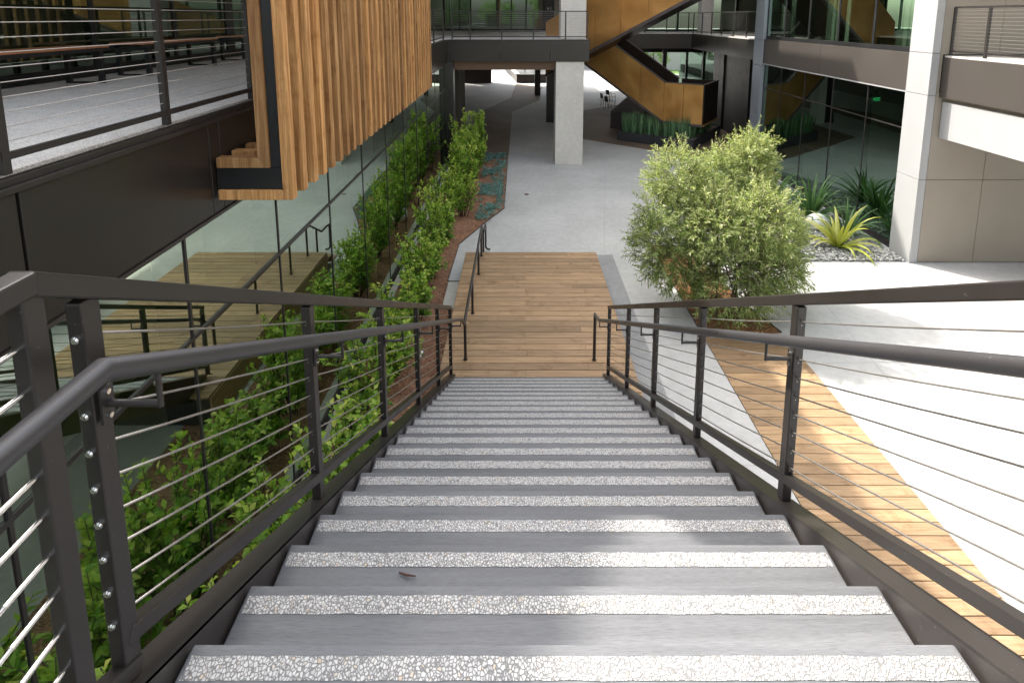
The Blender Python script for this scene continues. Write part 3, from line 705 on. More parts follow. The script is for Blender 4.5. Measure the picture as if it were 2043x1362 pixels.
s = MB(); s.box(12.4, 12.5, 12, 30, 0, 3.8); s.box(9.4, 12.4, 11.95, 12.05, 0, 3.8); s.box(12.4, 12.5, 11.7, 34, FL, 7.8); s.build('interior_wall', M['darkwall'], RB)
s = MB()
for a, b in ((12.5, 13.6), (15.5, 16.7), (18.6, 19.5)):
    for k in range(10): yy = a + (b - a) * k / 10; s.box(9.28 + .03 * (k % 2), 9.31 + .03 * (k % 2), yy, yy + (b - a) / 10, FL + .05, 7.7)
s.build('curtain', M['curtain'], RB)
s = MB(); s.box(9.5, 12.3, 14.6, 14.75, .06, 3.7); s.build('partition', M['interior'], RB)
s = MB(); s.box(XC + .1, 16.2, 11.9, 20.4, 7.85, 13.0); s.box(9.0, 16.2, -6, 11.6, 7.85, 13.0); s.build('upper_wall', M['beige'], RB)  # unseen upper storeys, added to hold sky light off the ground on the right
for z0, z1 in ((0.005, 1.95), (1.96, 3.70), (3.71, 4.60), (4.61, 9.0)):
    s = MB(); s.box(XC - .01, XC + .14, 19.72, 20.42, z0, z1); s.build('corner_column', M['grey_panel'], RB, bevel=.003)
# set-back wing behind
for a, b in ((20.43, 24.1), (24.11, 27.83)):
    s = MB(); s.box(XC + .0, XC + .04, a, b, 3.86, 4.60); s.build('fascia_panel', M['bronze'], RB)
for a, b in ((2.6, 5.6), (5.61, 8.79)):
    s = MB(); s.box(a, b, 27.85, 27.89, 3.86, 4.60); s.build('fascia_panel', M['bronze_lit'], RB)
s = MB(); s.box(XC + .045, 16, 20.43, 34.5, 4.2, FL - .01); s.box(2.6, XC + .04, 27.9, 43, 4.2, FL - .01); s.build('floor_slab', M['terrace'], RB)
s = MB(); s.box(XC + .045, 16, 20.43, 34.5, 4.12, 4.19); s.box(2.6, XC + .04, 27.9, 43, 4.12, 4.19); s.build('soffit', M['gold'], RB)
s = MB(); s.box(2.6, 16, 30.5, 34.2, 3.5, 4.11); s.box(2.6, 8.0, 36, 42.9, 3.7, 4.11); s.build('downstand', M['brown_dark'], RB)
s = MB(); s.box(9.35, 9.95, 28.3, 28.9, FL, 7.85); s.build('pillar', M['column'], RB)
s = MB(); s.box(7.55, 7.75, 28.6, 28.8, 0, 4.12); s.build('post', M['black'], RB)
s = MB(); s.box(10.0, 10.1, 20.43, 28, 0, 4.12); s.build('ground_wall', M['black'], RB)
s = MB(); s.box(10.0, 10.1, 28.01, 34, 0, 4.12); s.build('ground_wall', M['glass_dark'], RB)
s = MB(); s.box(10.2, 10.35, 20.43, 34.3, 0, 4.12); s.box(10.2, 16, 34.3, 34.5, 0, 4.12); s.build('ground_wall', M['darkwall'], RB)
for y in (20.5, 23.5, 26.5, 29.5, 32.5): s = MB(); s.box(9.93, 9.99, y - .05, y + .05, 0, 4.12); s.build('mullion', M['black'], RB)
s = MB(); s.box(2.6, 16.2, 27.9, 43, 7.85, 12); s.box(XC, 16.2, 20.43, 27.9, 7.85, 12); s.build('upper_wall', M['beige'], RB)
for a, b in ((2.7, 5.2), (5.3, 7.0), (7.1, 9.0), (9.1, 10.8), (10.9, 12.3)):
    s = MB(); s.add([(a, 31.5, FL + .1), (b, 31.5, FL + .1), (b, 31.5, 7.8), (a, 31.5, 7.8)], [(0, 1, 2, 3)]); s.build('window_pane', M['glass_far'], RB)
    s = MB(); s.box(b - .0, b + .1, 31.4, 31.6, FL, 7.84); s.build('mullion', M['black'], RB)
s = MB(); s.box(2.6, 12.4, 31.42, 31.6, FL, FL + .1); s.build('base_frame', M['black'], RB)
flat_rail('balcony_railing', 'cable railing on the right balcony in front of beige panels', (9.06, 11.5), (9.06, 2), FL, [0, .85, 2.2, 3.5, 4.8, 6.1, 7.4], 1.01, 12, .0035)
flat_rail('walkway_railing', 'dark cable railing on the far walkway behind the golden stair', (2.6, 27.95), (8.8, 27.95), FL, [.2, 1.4, 2.6, 3.8, 4.9, 6.0], 1.01, 9, .004, wire=M['rail'])
flat_rail('walkway_railing', 'dark cable railing on the shaded walkway beside the grey column', (8.84, 27.9), (8.84, 20.5), FL, [0, 1.3, 2.6, 3.9, 5.2, 6.5], 1.01, 9, .004, wire=M['rail'])
ex = thing('exit_sign', 'green EXIT sign glowing behind the dark glass on the right', 'sign', (9.22, 14.0, 3.35))
s = MB(); s.box(9.09, 9.33, 14.0, 14.03, 3.23, 3.45); s.box(9.13, 9.28, 14.0, 14.03, 3.455, 3.6); s.build('housing', M['exitbox'], ex)
text('EXIT', .125, (9.21, 13.99, 3.34), M['exit'], ex)

# ------------------------------------------------------------------ golden stair
A = Vector((.821, -.570, 0)); B = Vector((.570, .821, 0)); O = Vector((7.6, 22.3, 0))
def P(s, t, z): return O + A * s + B * t + Vector((0, 0, z))
GS = thing('golden_stair', 'switchback outdoor staircase clad in golden metal panels above a planter', 'staircase', tuple(P(0, 0, 0)))
zl = lambda s: 1.02 + .62 * (-1.72 - s)          # underside of lower flight
zu = lambda s: 2.69 + .63 * (-1.60 - s)
cuts = [0, -.82, -1.66, -2.75, -3.85, -4.95, -6.3]
for s0, s1 in zip(cuts[:-1], cuts[1:]):
    b0 = 1.02 if s0 >= -1.67 else zl(s0); b1 = 1.02 if s1 >= -1.67 else zl(s1)
    t0 = 2.67 if s0 >= -1.67 else zu(s0); t1 = 2.67 if s1 >= -1.67 else zu(s1)
    g_ = .006
    for t, nm in ((0, 'panel'),):
        q = MB(); q.prism([P(s0 - g_, t, b0), P(s1 + g_, t, b1), P(s1 + g_, t, t1), P(s0 - g_, t, t0)], B * .05); q.build(nm, M['gold'], GS)
    q = MB(); q.prism([P(s0, .055, b0 + .02), P(s1, .055, b1 + .02), P(s1, .055, t1 - .01), P(s0, .055, t0 - .01)], B * .06); q.build('backing', M['brown_dark'], GS)
    if s0 <= -1.6:
        q = MB(); q.prism([P(s0, 1.75, b0), P(s1, 1.75, b1), P(s1, 1.75, t1), P(s0, 1.75, t0)], B * .1); q.build('inner_panel', M['brown_dark'], GS)
q = MB(); q.prism([P(.0, .01, 1.02), P(.0, 2.1, 1.02), P(0, 2.1, 2.67), P(0, .01, 2.67)], A * .04); q.build('end_panel', M['brown_dark'], GS)
q = MB(); q.prism([P(.02, 2.1, 1.02), P(-1.6, 2.1, 1.02), P(-1.6, 2.1, 2.67), P(.02, 2.1, 2.67)], B * .06); q.build('rear_panel', M['brown_dark'], GS)
q = MB()
for a, b in (((.03, 1.03 - .06), (-1.68, 1.03 - .06)), ((-1.68, .97), (-6.3, zl(-6.3) - .06))): q.bar(P(a[0], .03, a[1]), P(b[0], .03, b[1]), .12, .10, up=(0, 0, 1))
for a, b in (((.03, 2.69), (-1.62, 2.69)), ((-1.62, 2.69), (-6.3, zu(-6.3) + .02))): q.bar(P(a[0], .055, a[1]), P(b[0], .055, b[1]), .13, .035)
for a, b in (((-1.62, 2.69), (-6.3, zu(-6.3) + .02)),): q.bar(P(a[0], 1.8, a[1]), P(b[0], 1.8, b[1]), .13, .035)
q.bar(P(.02, .0, 2.69), P(.02, 2.1, 2.69), .12, .035); q.build('trim', M['goldtrim'], GS)
q = MB(); q.bar(P(.06, 0, .985), P(.06, 2.1, .985), .05, .05); q.build('gold_edge', M['gold'], GS)  # gold bar along the foot of the end panel
q = MB(); q.prism([P(-.01, .1, 1.03), P(-1.7, .1, 1.03), P(-1.7, 2.1, 1.03), P(-.01, 2.1, 1.03)], (0, 0, .1)); q.prism([P(-1.7, .1, 1.05), P(-6.3, .1, zl(-6.3) + .02), P(-6.3, .1, zl(-6.3) + .3), P(-1.7, .1, 1.35)], B * 1.65); q.build('flight_floor', M['brown_dark'], GS)
zb = lambda s: 4.00 + .515 * (s + 4.3)
cu = [-6.4, -5.2, -4.0, -2.85, -1.7, -.55, .6, 1.8]
for s0, s1 in zip(cu[:-1], cu[1:]):
    q = MB(); q.prism([P(s0 + .006, -2.0, zb(s0)), P(s1 - .006, -2.0, zb(s1)), P(s1 - .006, -2.0, zb(s1) + 2.3), P(s0 + .006, -2.0, zb(s0) + 2.3)], B * .05); q.build('panel', M['gold'], GS)
q = MB(); q.bar(P(-6.4, -1.97, zb(-6.4) - .06), P(1.8, -1.97, zb(1.8) - .06), .14, .12); q.build('trim', M['goldtrim'], GS)
q = MB(); q.prism([P(-6.4, -1.9, zb(-6.4) - .02), P(1.8, -1.9, zb(1.8) - .02), P(1.8, -1.9, zb(1.8) + .25), P(-6.4, -1.9, zb(-6.4) + .25)], B * 1.7); q.build('flight_floor', M['brown_dark'], GS)
q = MB(); q.prism([(4.56, 26.65, 0), tuple(Vector((4.56, 26.65, 0)) + B * 2.6), tuple(Vector((4.56, 26.65, 1.5)) + B * 2.6), (4.56, 26.65, .86)], A * 1.6); q.build('lowest_flight', M['goldtrim'], GS)
# planter below
PL = thing('planter', 'low dark metal planter bent around the foot of the golden stair', 'planter', (7.1, 22.1, 0))
c0 = Vector((4.41, 23.97, 0)); c1 = Vector((7.2, 22.03, 0)); c2 = Vector((9.55, 25.4, 0)); wd = 1.15
def strip(a, b, n, z0, z1, th):
    q = MB(); q.prism([a, b, b + n * th, a + n * th], (0, 0, z1 - z0)); q.v = [(x, y, z + z0) for x, y, z in q.v]; return q
n1 = B; n2 = -A
for a, b, n in ((c0, c0 + (c1 - c0) * .5, n1), (c0 + (c1 - c0) * .503, c1, n1), (c1, c1 + (c2 - c1) * .55, n2), (c1 + (c2 - c1) * .553, c2, n2)): strip(a, b, n, 0, .42, .04).build('side_panel', M['planter'], PL, bevel=.004)
strip(c0 + B * wd, c1 + B * wd - A * wd, n1, 0, .42, .04).build('side_panel', M['planter'], PL)
strip(c2 - A * wd, c1 - A * wd + B * wd, n2, 0, .42, .04).build('side_panel', M['planter'], PL)
strip(c0, c0 + B * wd, A, 0, .42, .04).build('side_panel', M['planter'], PL); strip(c2, c2 - A * wd, -B, 0, .42, .04).build('side_panel', M['planter'], PL)
q = MB(); q.sheet([c0, c1, c1 - A * wd + B * wd, c0 + B * wd], .36); q.sheet([c1, c2, c2 - A * wd, c1 - A * wd], .358); q.build('soil', M['soil'], PL)
# snake plants
def blades(n, hmin, hmax, wd_, spread, seed, bend=.1, seg=5, curl=0.0, rootr=.07, base=0.0):
    rg = np.random.default_rng(seed); V = []; F = []; Rr = []
    for i in range(n):
        a = rg.uniform(0, 6.28); lean = rg.uniform(0, spread); h = rg.uniform(hmin, hmax); w_ = wd_ * rg.uniform(.75, 1.15)
        d = np.array([math.cos(a), math.sin(a), 0]); sd = np.array([-math.sin(a), math.cos(a), 0]) ; p = d * rg.uniform(0, rootr) + np.array([0, 0, base])
        r_ = rg.random(); n0 = len(V); ang = lean; tw = rg.uniform(-.5, .5)
        for k in range(seg + 1):
            u = k / seg; ww = w_ * (1 - u ** 2.2) * (.55 + .45 * min(1, u * 3)) + .001
            s2 = sd * math.cos(tw * u) + d * math.sin(tw * u); up = np.array([0, 0, 1]) * math.cos(ang) + d * math.sin(ang)
            nn = np.cross(s2, up); fold = nn * ww * .18
            V += [p - s2 * ww / 2 + fold, p - fold, p + s2 * ww / 2 + fold]
            p = p + up * h / seg; ang += (bend + curl * u * u) * (.5 + lean)
        for k in range(seg):
            for j in (0, 1): F.append((n0 + k * 3 + j, n0 + k * 3 + j + 1, n0 + k * 3 + j + 4, n0 + k * 3 + j + 3)); Rr.append(min(1, max(0, r_ * .6 + .25 * (k / seg) + (.25 if j else 0) * rg.random())))
    return np.array(V), np.array(F), np.array(Rr)
protos = []
for sd_ in (1, 2, 3):
    V, F_, r_ = blades(26, .55, 1.0, .06, .25, sd_, .02, 4, rootr=.14)
    protos.append((V, F_, r_))
spots = [c0 + A * (.30 + .36 * i) + B * (.22 + .45 * (j)) for i in range(8) for j in range(2)] + [c1 + B * (.55 + .45 * i) - A * (.35 + .4 * j) for i in range(7) for j in range(2)]
base3 = []
for k, (V, F_, r_) in enumerate(protos):
    o = npmesh('snake_plant', V + np.array(spots[k]) + np.array([0, 0, .36]), F_, r_, M['leaf_snake'], loc=(spots[k].x, spots[k].y, .36), smooth=True)
    tag(o, 'clump of upright sword-shaped leaves in the dark planter below the golden stair', 'plant', 'snake plants in the bent planter'); base3.append(o)
for k in range(3, len(spots)):
    o = base3[k % 3].copy(); COL.objects.link(o); o.location = (spots[k].x + random.uniform(-.05, .05), spots[k].y + random.uniform(-.05, .05), .36)
    o.rotation_euler = (0, 0, random.uniform(0, 6.28)); s_ = random.uniform(.85, 1.15); o.scale = (s_, s_, s_)

# chairs
def chair(label, loc, rz):
    r = thing('patio_chair', label, 'chair', (0, 0, 0), 'chairs in the shaded passage')
    s = MB(); s.box(-.24, .24, -.22, .24, .43, .455); s.build('seat', M['chairwood'], r, bevel=.01)
    for sx in (-1, 1):
        for fy, fz in ((-.2, 0), (.22, 0)):
            s = MB(); s.tube([(sx * .22, fy * 1.1, 0), (sx * .2, fy * .9, .43)], .012, 6); s.build('leg', M['black'], r)
        s = MB(); s.tube([(sx * .2, -.2, .43), (sx * .2, -.26, .85)], .012, 6); s.build('back_upright', M['black'], r)
        s = MB(); s.tube([(sx * .24, -.22, .64), (sx * .25, .15, .64), (sx * .23, .2, .43)], .011, 6); s.build('armrest', M['black'], r)
    s = MB(); v = []
    for i in range(7):
        x = -.21 + .07 * i; cy = -.25 - .05 * math.cos(x * 7); v += [(x, cy, .58), (x, cy - .03, .88)]
    s.add(v + [(a, b + .02, c) for a, b, c in v], [(2 * i, 2 * i + 2, 2 * i + 3, 2 * i + 1) for i in range(6)] + [(14 + 2 * i, 14 + 2 * i + 1, 14 + 2 * i + 3, 14 + 2 * i + 2) for i in range(6)] + [(1 + 2 * i, 3 + 2 * i, 17 + 2 * i, 15 + 2 * i) for i in range(6)]); s.build('backrest', M['black'], r)
    r.location = loc; r.rotation_euler = (0, 0, rz); return r
chair('dark backed chair with pale seat, nearest of the three in the passage', (5.35, 31.6, 0), R(-75))
chair('dark backed chair with pale seat, middle one of three in the passage', (5.3, 33.0, 0), R(-80))
chair('dark backed chair with pale seat, farthest of three in the passage', (5.9, 34.6, 0), R(-70))

# far surroundings
o = MB(); o.box(-4.85, -2.25, 45.4, 46, 0, 5); tag(o.build('dark_wall', M['brown_dark']), 'dark brown wall closing the far left of the passage', 'wall')
FP = thing('raised_planter', 'long pale-edged raised planter at the far end of the passage', 'planter', (1, 50, 0))
s = MB(); s.prism([(-.13, 45.4, 0), (3.4, 45.7, 0), (3.4, 56, 0), (-1.3, 56, 0)], (0, 0, .7)); s.build('body', M['brown_dark'], FP)
s = MB(); s.prism([(-.22, 45.4, .70), (.12, 45.4, .70), (-.95, 56, .70), (-1.4, 56, .70)], (0, 0, .06)); s.build('coping', M['kerb'], FP)
o = MB(); o.box(4.5, 24, 57, 57.4, 0, 3.2); tag(o.build('white_wall', M['white']), 'sunlit white wall beyond the passage', 'wall')
g = MB(); g.sheet([(7.9, 44), (30, 44), (30, 56.9), (7.9, 56.9)], .006); m_, nt_, b_ = nmat('lawn'); L(nt_, ramp(nt_, noise(nt_, coords(nt_), 4, 5, .7), [(.3, (.05, .11, .02)), (.7, (.12, .22, .04))]), b_.inputs['Base Color']); struct('lawn', g, m_)
o = MB(); o.box(8.5, 22, 43.4, 43.9, 0, .9); tag(o.build('low_wall', M['white']), 'low pale wall in front of the garden behind the golden stair', 'wall')

# ------------------------------------------------------------------ vegetation
def leaf_arrays(p, d, n, Ls, Ws, droop=.12, lift=.18):
    """p base, d direction, n normal -> verts (N*4) and tris (N*2)"""
    d = d / np.linalg.norm(d, axis=1, keepdims=True); s = np.cross(d, n); s /= np.linalg.norm(s, axis=1, keepdims=True) + 1e-9; n = np.cross(s, d)
    Ls = Ls[:, None]; Ws = Ws[:, None]; m = p + d * Ls * .45
    V = np.stack([p, m + s * Ws * .5 + n * Ws * lift, p + d * Ls - np.array([0, 0, 1]) * Ls * droop, m - s * Ws * .5 + n * Ws * lift], 1)
    k = len(p); b = np.arange(k) * 4
    F = np.stack([np.stack([b, b + 1, b + 2], 1), np.stack([b, b + 2, b + 3], 1)], 1).reshape(-1, 3)
    return V.reshape(-1, 3), F
def hedge_plant(seed, h, nst=11, spread=.42, per=75, lf=(.05, .085)):
    rg = np.random.default_rng(seed); P_, D_, Nn, Ls, Rn = [], [], [], [], []; stems = MB()
    for i in range(nst):
        a = rg.uniform(0, 6.28); r0 = rg.uniform(0, .10); hh = h * rg.uniform(.55, 1.05); out = spread * rg.uniform(.3, 1) * (1.3 - .5 * hh / h)
        base = np.array([math.cos(a) * r0, math.sin(a) * r0, 0]); tip = base + np.array([math.cos(a + rg.uniform(-.6, .6)) * out, math.sin(a + rg.uniform(-.6, .6)) * out, hh])
        mid = (base + tip) / 2 + rg.normal(0, .05, 3); pts = []
        for u in np.linspace(0, 1, 7): pts.append((1 - u) ** 2 * base + 2 * u * (1 - u) * mid + u * u * tip)
        stems.tube([tuple(q) for q in pts], list(np.linspace(.008, .0025, 7)), 5)
        br = [(pts, 1.0)]
        for b in range(6):
            u = rg.uniform(.12, .9); q0 = (1 - u) ** 2 * base + 2 * u * (1 - u) * mid + u * u * tip; aa = rg.uniform(0, 6.28)
            q1 = q0 + np.array([math.cos(aa), math.sin(aa), rg.uniform(.3, 1.2)]) * rg.uniform(.10, .24)
            br.append(([q0, (q0 + q1) / 2, q1], .4)); stems.tube([tuple(q0), tuple(q1)], [.004, .002], 4)
        for pp, wt in br:
            n_ = int(per * wt * (.45 if wt < 1 else .55)); us = rg.uniform(.12 if wt == 1 else .1, 1, n_); idx = us * (len(pp) - 1); i0 = np.minimum(idx.astype(int), len(pp) - 2); fr = (idx - i0)[:, None]
            A_ = np.array(pp); pos = A_[i0] * (1 - fr) + A_[i0 + 1] * fr; ax = A_[i0 + 1] - A_[i0]; ax /= np.linalg.norm(ax, axis=1, keepdims=True) + 1e-9
            rn = rg.normal(0, 1, (n_, 3)); side = rn - ax * (rn * ax).sum(1, keepdims=True); side /= np.linalg.norm(side, axis=1, keepdims=True)
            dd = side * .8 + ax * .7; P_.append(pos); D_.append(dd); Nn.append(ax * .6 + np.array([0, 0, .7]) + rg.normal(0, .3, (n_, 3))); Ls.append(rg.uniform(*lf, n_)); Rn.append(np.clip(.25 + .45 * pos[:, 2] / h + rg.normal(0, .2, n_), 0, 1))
    p = np.concatenate(P_); V, F = leaf_arrays(p, np.concatenate(D_), np.concatenate(Nn), np.concatenate(Ls), np.concatenate(Ls) * .56)
    return V, F, np.repeat(np.concatenate(Rn), 2), stems
def plant_obj(name, label, cat, group, loc, gen, mat):
    V, F, r_, stems = gen; root = thing(name, label, cat, (0, 0, 0), group)
    npmesh('leaves', V, F, r_, mat, parent=root); stems.build('stem', M['bark'], root, smooth=True)
    root.location = loc; return root
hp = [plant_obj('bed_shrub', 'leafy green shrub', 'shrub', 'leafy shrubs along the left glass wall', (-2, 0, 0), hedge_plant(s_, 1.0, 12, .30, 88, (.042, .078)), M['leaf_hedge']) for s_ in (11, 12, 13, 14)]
lay = [(-2.05, 3.5, 1.6), (-2.05, 4.4, 1.5), (-2.0, 5.3, 1.05), (-1.95, 6.1, 1.1), (-2.05, 6.9, 1.2), (-1.95, 7.7, 1.05), (-2.0, 8.5, 1.25), (-1.85, 9.3, 1.2), (-2.0, 10.1, 1.35), (-1.85, 10.9, 1.3),
       (-2.0, 11.8, 1.45), (-1.85, 12.7, 1.35), (-1.95, 13.6, 1.5), (-1.5, 14.5, 1.5), (-1.9, 15.3, 1.6), (-1.6, 16.2, 1.8), (-1.9, 17.2, 1.7), (-1.55, 18.2, 1.9), (-1.95, 19.0, 1.8), (-1.5, 19.9, 1.95)]
names = ['nearest the camera', 'second from the camera', 'third from the camera', 'fourth from the camera', 'fifth from the camera', 'sixth from the camera', 'seventh from the camera', 'eighth from the camera', 'ninth from the camera', 'tenth from the camera',
         'eleventh from the camera', 'twelfth from the camera', 'beside the white globe', 'just past the white globe', 'fifteenth from the camera', 'standing out towards the blue ground cover', 'fourth from the far end', 'third from the far end', 'second from the far end', 'at the far end by the dark corner column']
for i, (x, y, h) in enumerate(lay):
    lb = 'glossy green shrub in the left bed, ' + names[i]
    if i < 4: o = hp[i]; o.location = (x, y, 0); o['label'] = lb; o.rotation_euler = (0, 0, random.uniform(0, 6.28)); o.scale = (1.0, 1.0, h)
    else: o = dup(hp[i % 4], (x, y, 0), random.uniform(0, 6.28), (1, 1, h), lb)
    sx = .85 + .3 * random.random(); h = h * (.8 + .42 * random.random()); o.scale = (sx * (1.3 if h < 1.7 else 1.5), sx * (1.3 if h < 1.7 else 1.5), h)
for x, y, h, lb in ((-2.0, 1.0, 1.5, 'deep green shrub low beside the stair head, mirrored in the lowest pane'), (-1.75, 1.9, 1.6, 'deep green shrub below the top steps, second from the stair head'), (-2.1, 2.7, 1.55, 'deep green shrub below the upper steps, third from the stair head'), (-1.5, 2.9, 1.3, 'low green shrub tight against the stair stringer'), (-1.6, 4.1, 1.2, 'low green shrub under the fourth railing bay')):
    o = dup(hp[int(y * 3) % 4], (x, y, 0), random.uniform(0, 6.28), (1.6, 1.6, h), lb)
# blue ground cover
rg = np.random.default_rng(5); n = 420
xy = rg.uniform((-1.3, 13.0), (-.45, 21.3), (n, 2)); xy = xy[(xy[:, 0] > -1.15 - .02 * (xy[:, 1] - 14)) & (xy[:, 0] < -.48) & ((xy[:, 1] > 15.1) | (xy[:, 0] < -.48 - (15.1 - xy[:, 1]) * .42))]
ng = rg.random(len(xy)); keep = (np.sin(xy[:, 0] * 9 + 1) + np.sin(xy[:, 1] * 3.1) + rg.normal(0, .5, len(xy))) > -.7; xy = xy[keep]
P_, D_ = [], []
for x, y in xy:
    k = 26; a = rg.uniform(0, 6.28, k); e = rg.uniform(.2, 1.3, k); P_.append(np.c_[x + rg.normal(0, .05, k), y + rg.normal(0, .05, k), rg.uniform(.01, .09, k)]); D_.append(np.c_[np.cos(a) * np.cos(e), np.sin(a) * np.cos(e), np.sin(e)])
P_ = np.concatenate(P_); D_ = np.concatenate(D_); V, F = leaf_arrays(P_, D_, np.tile([0, 0, 1.], (len(P_), 1)) + rg.normal(0, .2, P_.shape), rg.uniform(.04, .09, len(P_)), rg.uniform(.018, .03, len(P_)))
tag(npmesh('ground_cover', V, F, np.repeat(rg.random(len(P_)), 2), M['leaf_blue']), 'low blue-green succulent ground cover at the far right of the left bed', 'ground cover', kind='stuff')
# loose bark and leaf litter in beds
k = 2600; x = rg.uniform(-2.4, -.45, k); y = rg.uniform(3, 21.3, k)
ok = ((y < 10.6) & (x < -1.18)) | ((y >= 10.6) & (y < 12.6) & (x < -1.5)) | ((y >= 12.6) & (x < -1.44 + (np.clip(y, 12.6, 15.1) - 12.6) * .4)); x, y = x[ok], y[ok]
x2 = rg.uniform(3.25, 4.5, 1400); y2 = rg.uniform(8.8, 12.4, 1400); ok = x2 < 4.55 - (y2 - 8.8) * .17; x = np.r_[x, x2[ok]]; y = np.r_[y, y2[ok]]
a = rg.uniform(0, 6.28, len(x)); V, F = leaf_arrays(np.c_[x, y, rg.uniform(.012, .03, len(x))], np.c_[np.cos(a), np.sin(a), rg.uniform(-.1, .35, len(x))], np.tile([0, 0, 1.], (len(x), 1)) + rg.normal(0, .4, (len(x), 3)), rg.uniform(.02, .07, len(x)), rg.uniform(.008, .022, len(x)))
M['chip'] = leafmat('bark_chip', [(0, (.12, .05, .025)), (.6, (.34, .17, .08)), (1, (.62, .42, .22))], 0.0, .8)
tag(npmesh('bark_litter', V, F, np.repeat(rg.random(len(x)), 2), M['chip']), 'loose bark chips and dry leaves scattered over the planting beds', 'bark chips', kind='stuff')

# big narrow-leaved shrubs on the right
def big_shrub(seed, c, rad, hgt, nsprig, lobes):
    rg = np.random.default_rng(seed); stems = MB(); P_, D_, Nn, Ls, Ws, Rn = [], [], [], [], [], []
    c = np.array(c)
    cnt = 0
    while cnt < nsprig:
        lb = lobes[rg.integers(len(lobes))]; q = rg.normal(0, 1, 3); q /= np.linalg.norm(q); rr = rg.uniform(.35, 1) ** .45
        lump = .95 + .24 * math.sin(q[0] * 6 + seed) * math.cos(q[1] * 5) + rg.normal(0, .06)
        pos = np.array(lb[0]) + q * np.array(lb[1]) * rr * lump
        if pos[2] < .25 or (pos[2] < 1.2 and rg.random() < .35): continue
        cnt += 1
        up = np.array([0, 0, 1.]) * (.55 if rr > .8 else .3); d = q * np.array([1, 1, .5]) * .9 + up + rg.normal(0, .35, 3)
        if pos[2] < 1.1: d = d + np.array([0, 0, -.5])
        d /= np.linalg.norm(d); Lg = rg.uniform(.12, .30) * (1.25 if (q[2] > .6 and rr > .85) else 1); k = int(Lg * 62)
        us = np.linspace(.05, 1, k); base = pos + d * us[:, None] * Lg + np.array([0, 0, -1]) * (us ** 2)[:, None] * Lg * .12
        rn = rg.normal(0, 1, (k, 3)); side = rn - d * (rn @ d)[:, None]; side /= np.linalg.norm(side, axis=1, keepdims=True)
        P_.append(base); D_.append(side * .75 + d * .75); Nn.append(d + np.array([0, 0, .5]) + rg.normal(0, .4, (k, 3))); l = rg.uniform(.055, .105, k); Ls.append(l); Ws.append(l * rg.uniform(.15, .23, k))
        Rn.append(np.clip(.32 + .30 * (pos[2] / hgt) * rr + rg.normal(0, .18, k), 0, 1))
        if rg.random() < .5: stems.tube([tuple(pos - d * .1), tuple(pos + d * Lg)], [.004, .0015], 4)
    for i in range(46):      # upright shoots standing out of the top
        lb = lobes[rg.integers(len(lobes))]; a = rg.uniform(0, 6.28); rr = rg.uniform(0, .85)
        if lb[0][2] < 1.5: continue
        p0 = np.array(lb[0]) + np.array([math.cos(a) * rr * lb[1][0], math.sin(a) * rr * lb[1][1], lb[1][2] * (1 - rr ** 2) ** .5 * .8]); d = np.array([rg.normal(0, .22), rg.normal(0, .22), 1.]); d /= np.linalg.norm(d)
        Lg = rg.uniform(.30, .58); k = int(Lg * 60); us = np.linspace(.05, 1, k); rn = rg.normal(0, 1, (k, 3)); side = rn - d * (rn @ d)[:, None]; side /= np.linalg.norm(side, axis=1, keepdims=True)
        P_.append(p0 + d * us[:, None] * Lg); D_.append(side * .7 + d * .8); Nn.append(np.tile(d, (k, 1)) + rg.normal(0, .3, (k, 3))); l = rg.uniform(.05, .09, k) * (1 - .4 * us); Ls.append(l); Ws.append(l * .22); Rn.append(np.clip(.62 + rg.normal(0, .16, k), 0, 1))
        stems.tube([tuple(p0), tuple(p0 + d * Lg)], [.004, .0015], 4)
    for i in range(9):
        lb = lobes[i % len(lobes)]; t_ = np.array(lb[0]) + rg.normal(0, .22, 3) * np.array(lb[1]); b0 = c + np.array([rg.normal(0, .12), rg.normal(0, .12), 0]); md = b0 * .5 + t_ * .5 + np.array([0, 0, .25])
        stems.tube([tuple((1 - u) ** 2 * b0 + 2 * u * (1 - u) * md + u * u * t_) for u in np.linspace(0, 1, 8)], list(np.linspace(.022, .006, 8)), 7)
        for j in range(9):
            u = rg.uniform(.3, 1); q0 = (1 - u) ** 2 * b0 + 2 * u * (1 - u) * md + u * u * t_; q1 = q0 + rg.normal(0, .35, 3) + np.array([0, 0, .15]); stems.tube([tuple(q0), tuple((q0 + q1) / 2 + rg.normal(0, .03, 3)), tuple(q1)], [.007, .005, .003], 5)
    V, F = leaf_arrays(np.concatenate(P_), np.concatenate(D_), np.concatenate(Nn), np.concatenate(Ls), np.concatenate(Ws), .15, .1)
    return V, F, np.repeat(np.concatenate(Rn), 2), stems
def shrub_obj(label, seed, c, hgt, n, lobes):
    V, F, r_, st = big_shrub(seed, c, None, hgt, n, lobes)
    root = thing('narrow_leaved_shrub', label, 'shrub', tuple(c), 'pale narrow-leaved shrubs in the right bed')
    npmesh('leaves', V, F, r_, M['leaf_pale'], parent=root); st.build('stem', M['bark'], root, smooth=True)
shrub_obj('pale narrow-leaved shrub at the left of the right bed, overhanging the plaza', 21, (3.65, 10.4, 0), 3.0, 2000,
          [((2.95, 10.0, 1.55), (.66, .75, .75)), ((3.05, 10.2, 2.35), (.50, .6, .55)), ((2.6, 9.7, 1.25), (.42, .6, .6)), ((3.4, 10.1, 1.95), (.55, .7, .70)), ((3.0, 9.7, .85), (.5, .45, .45))])
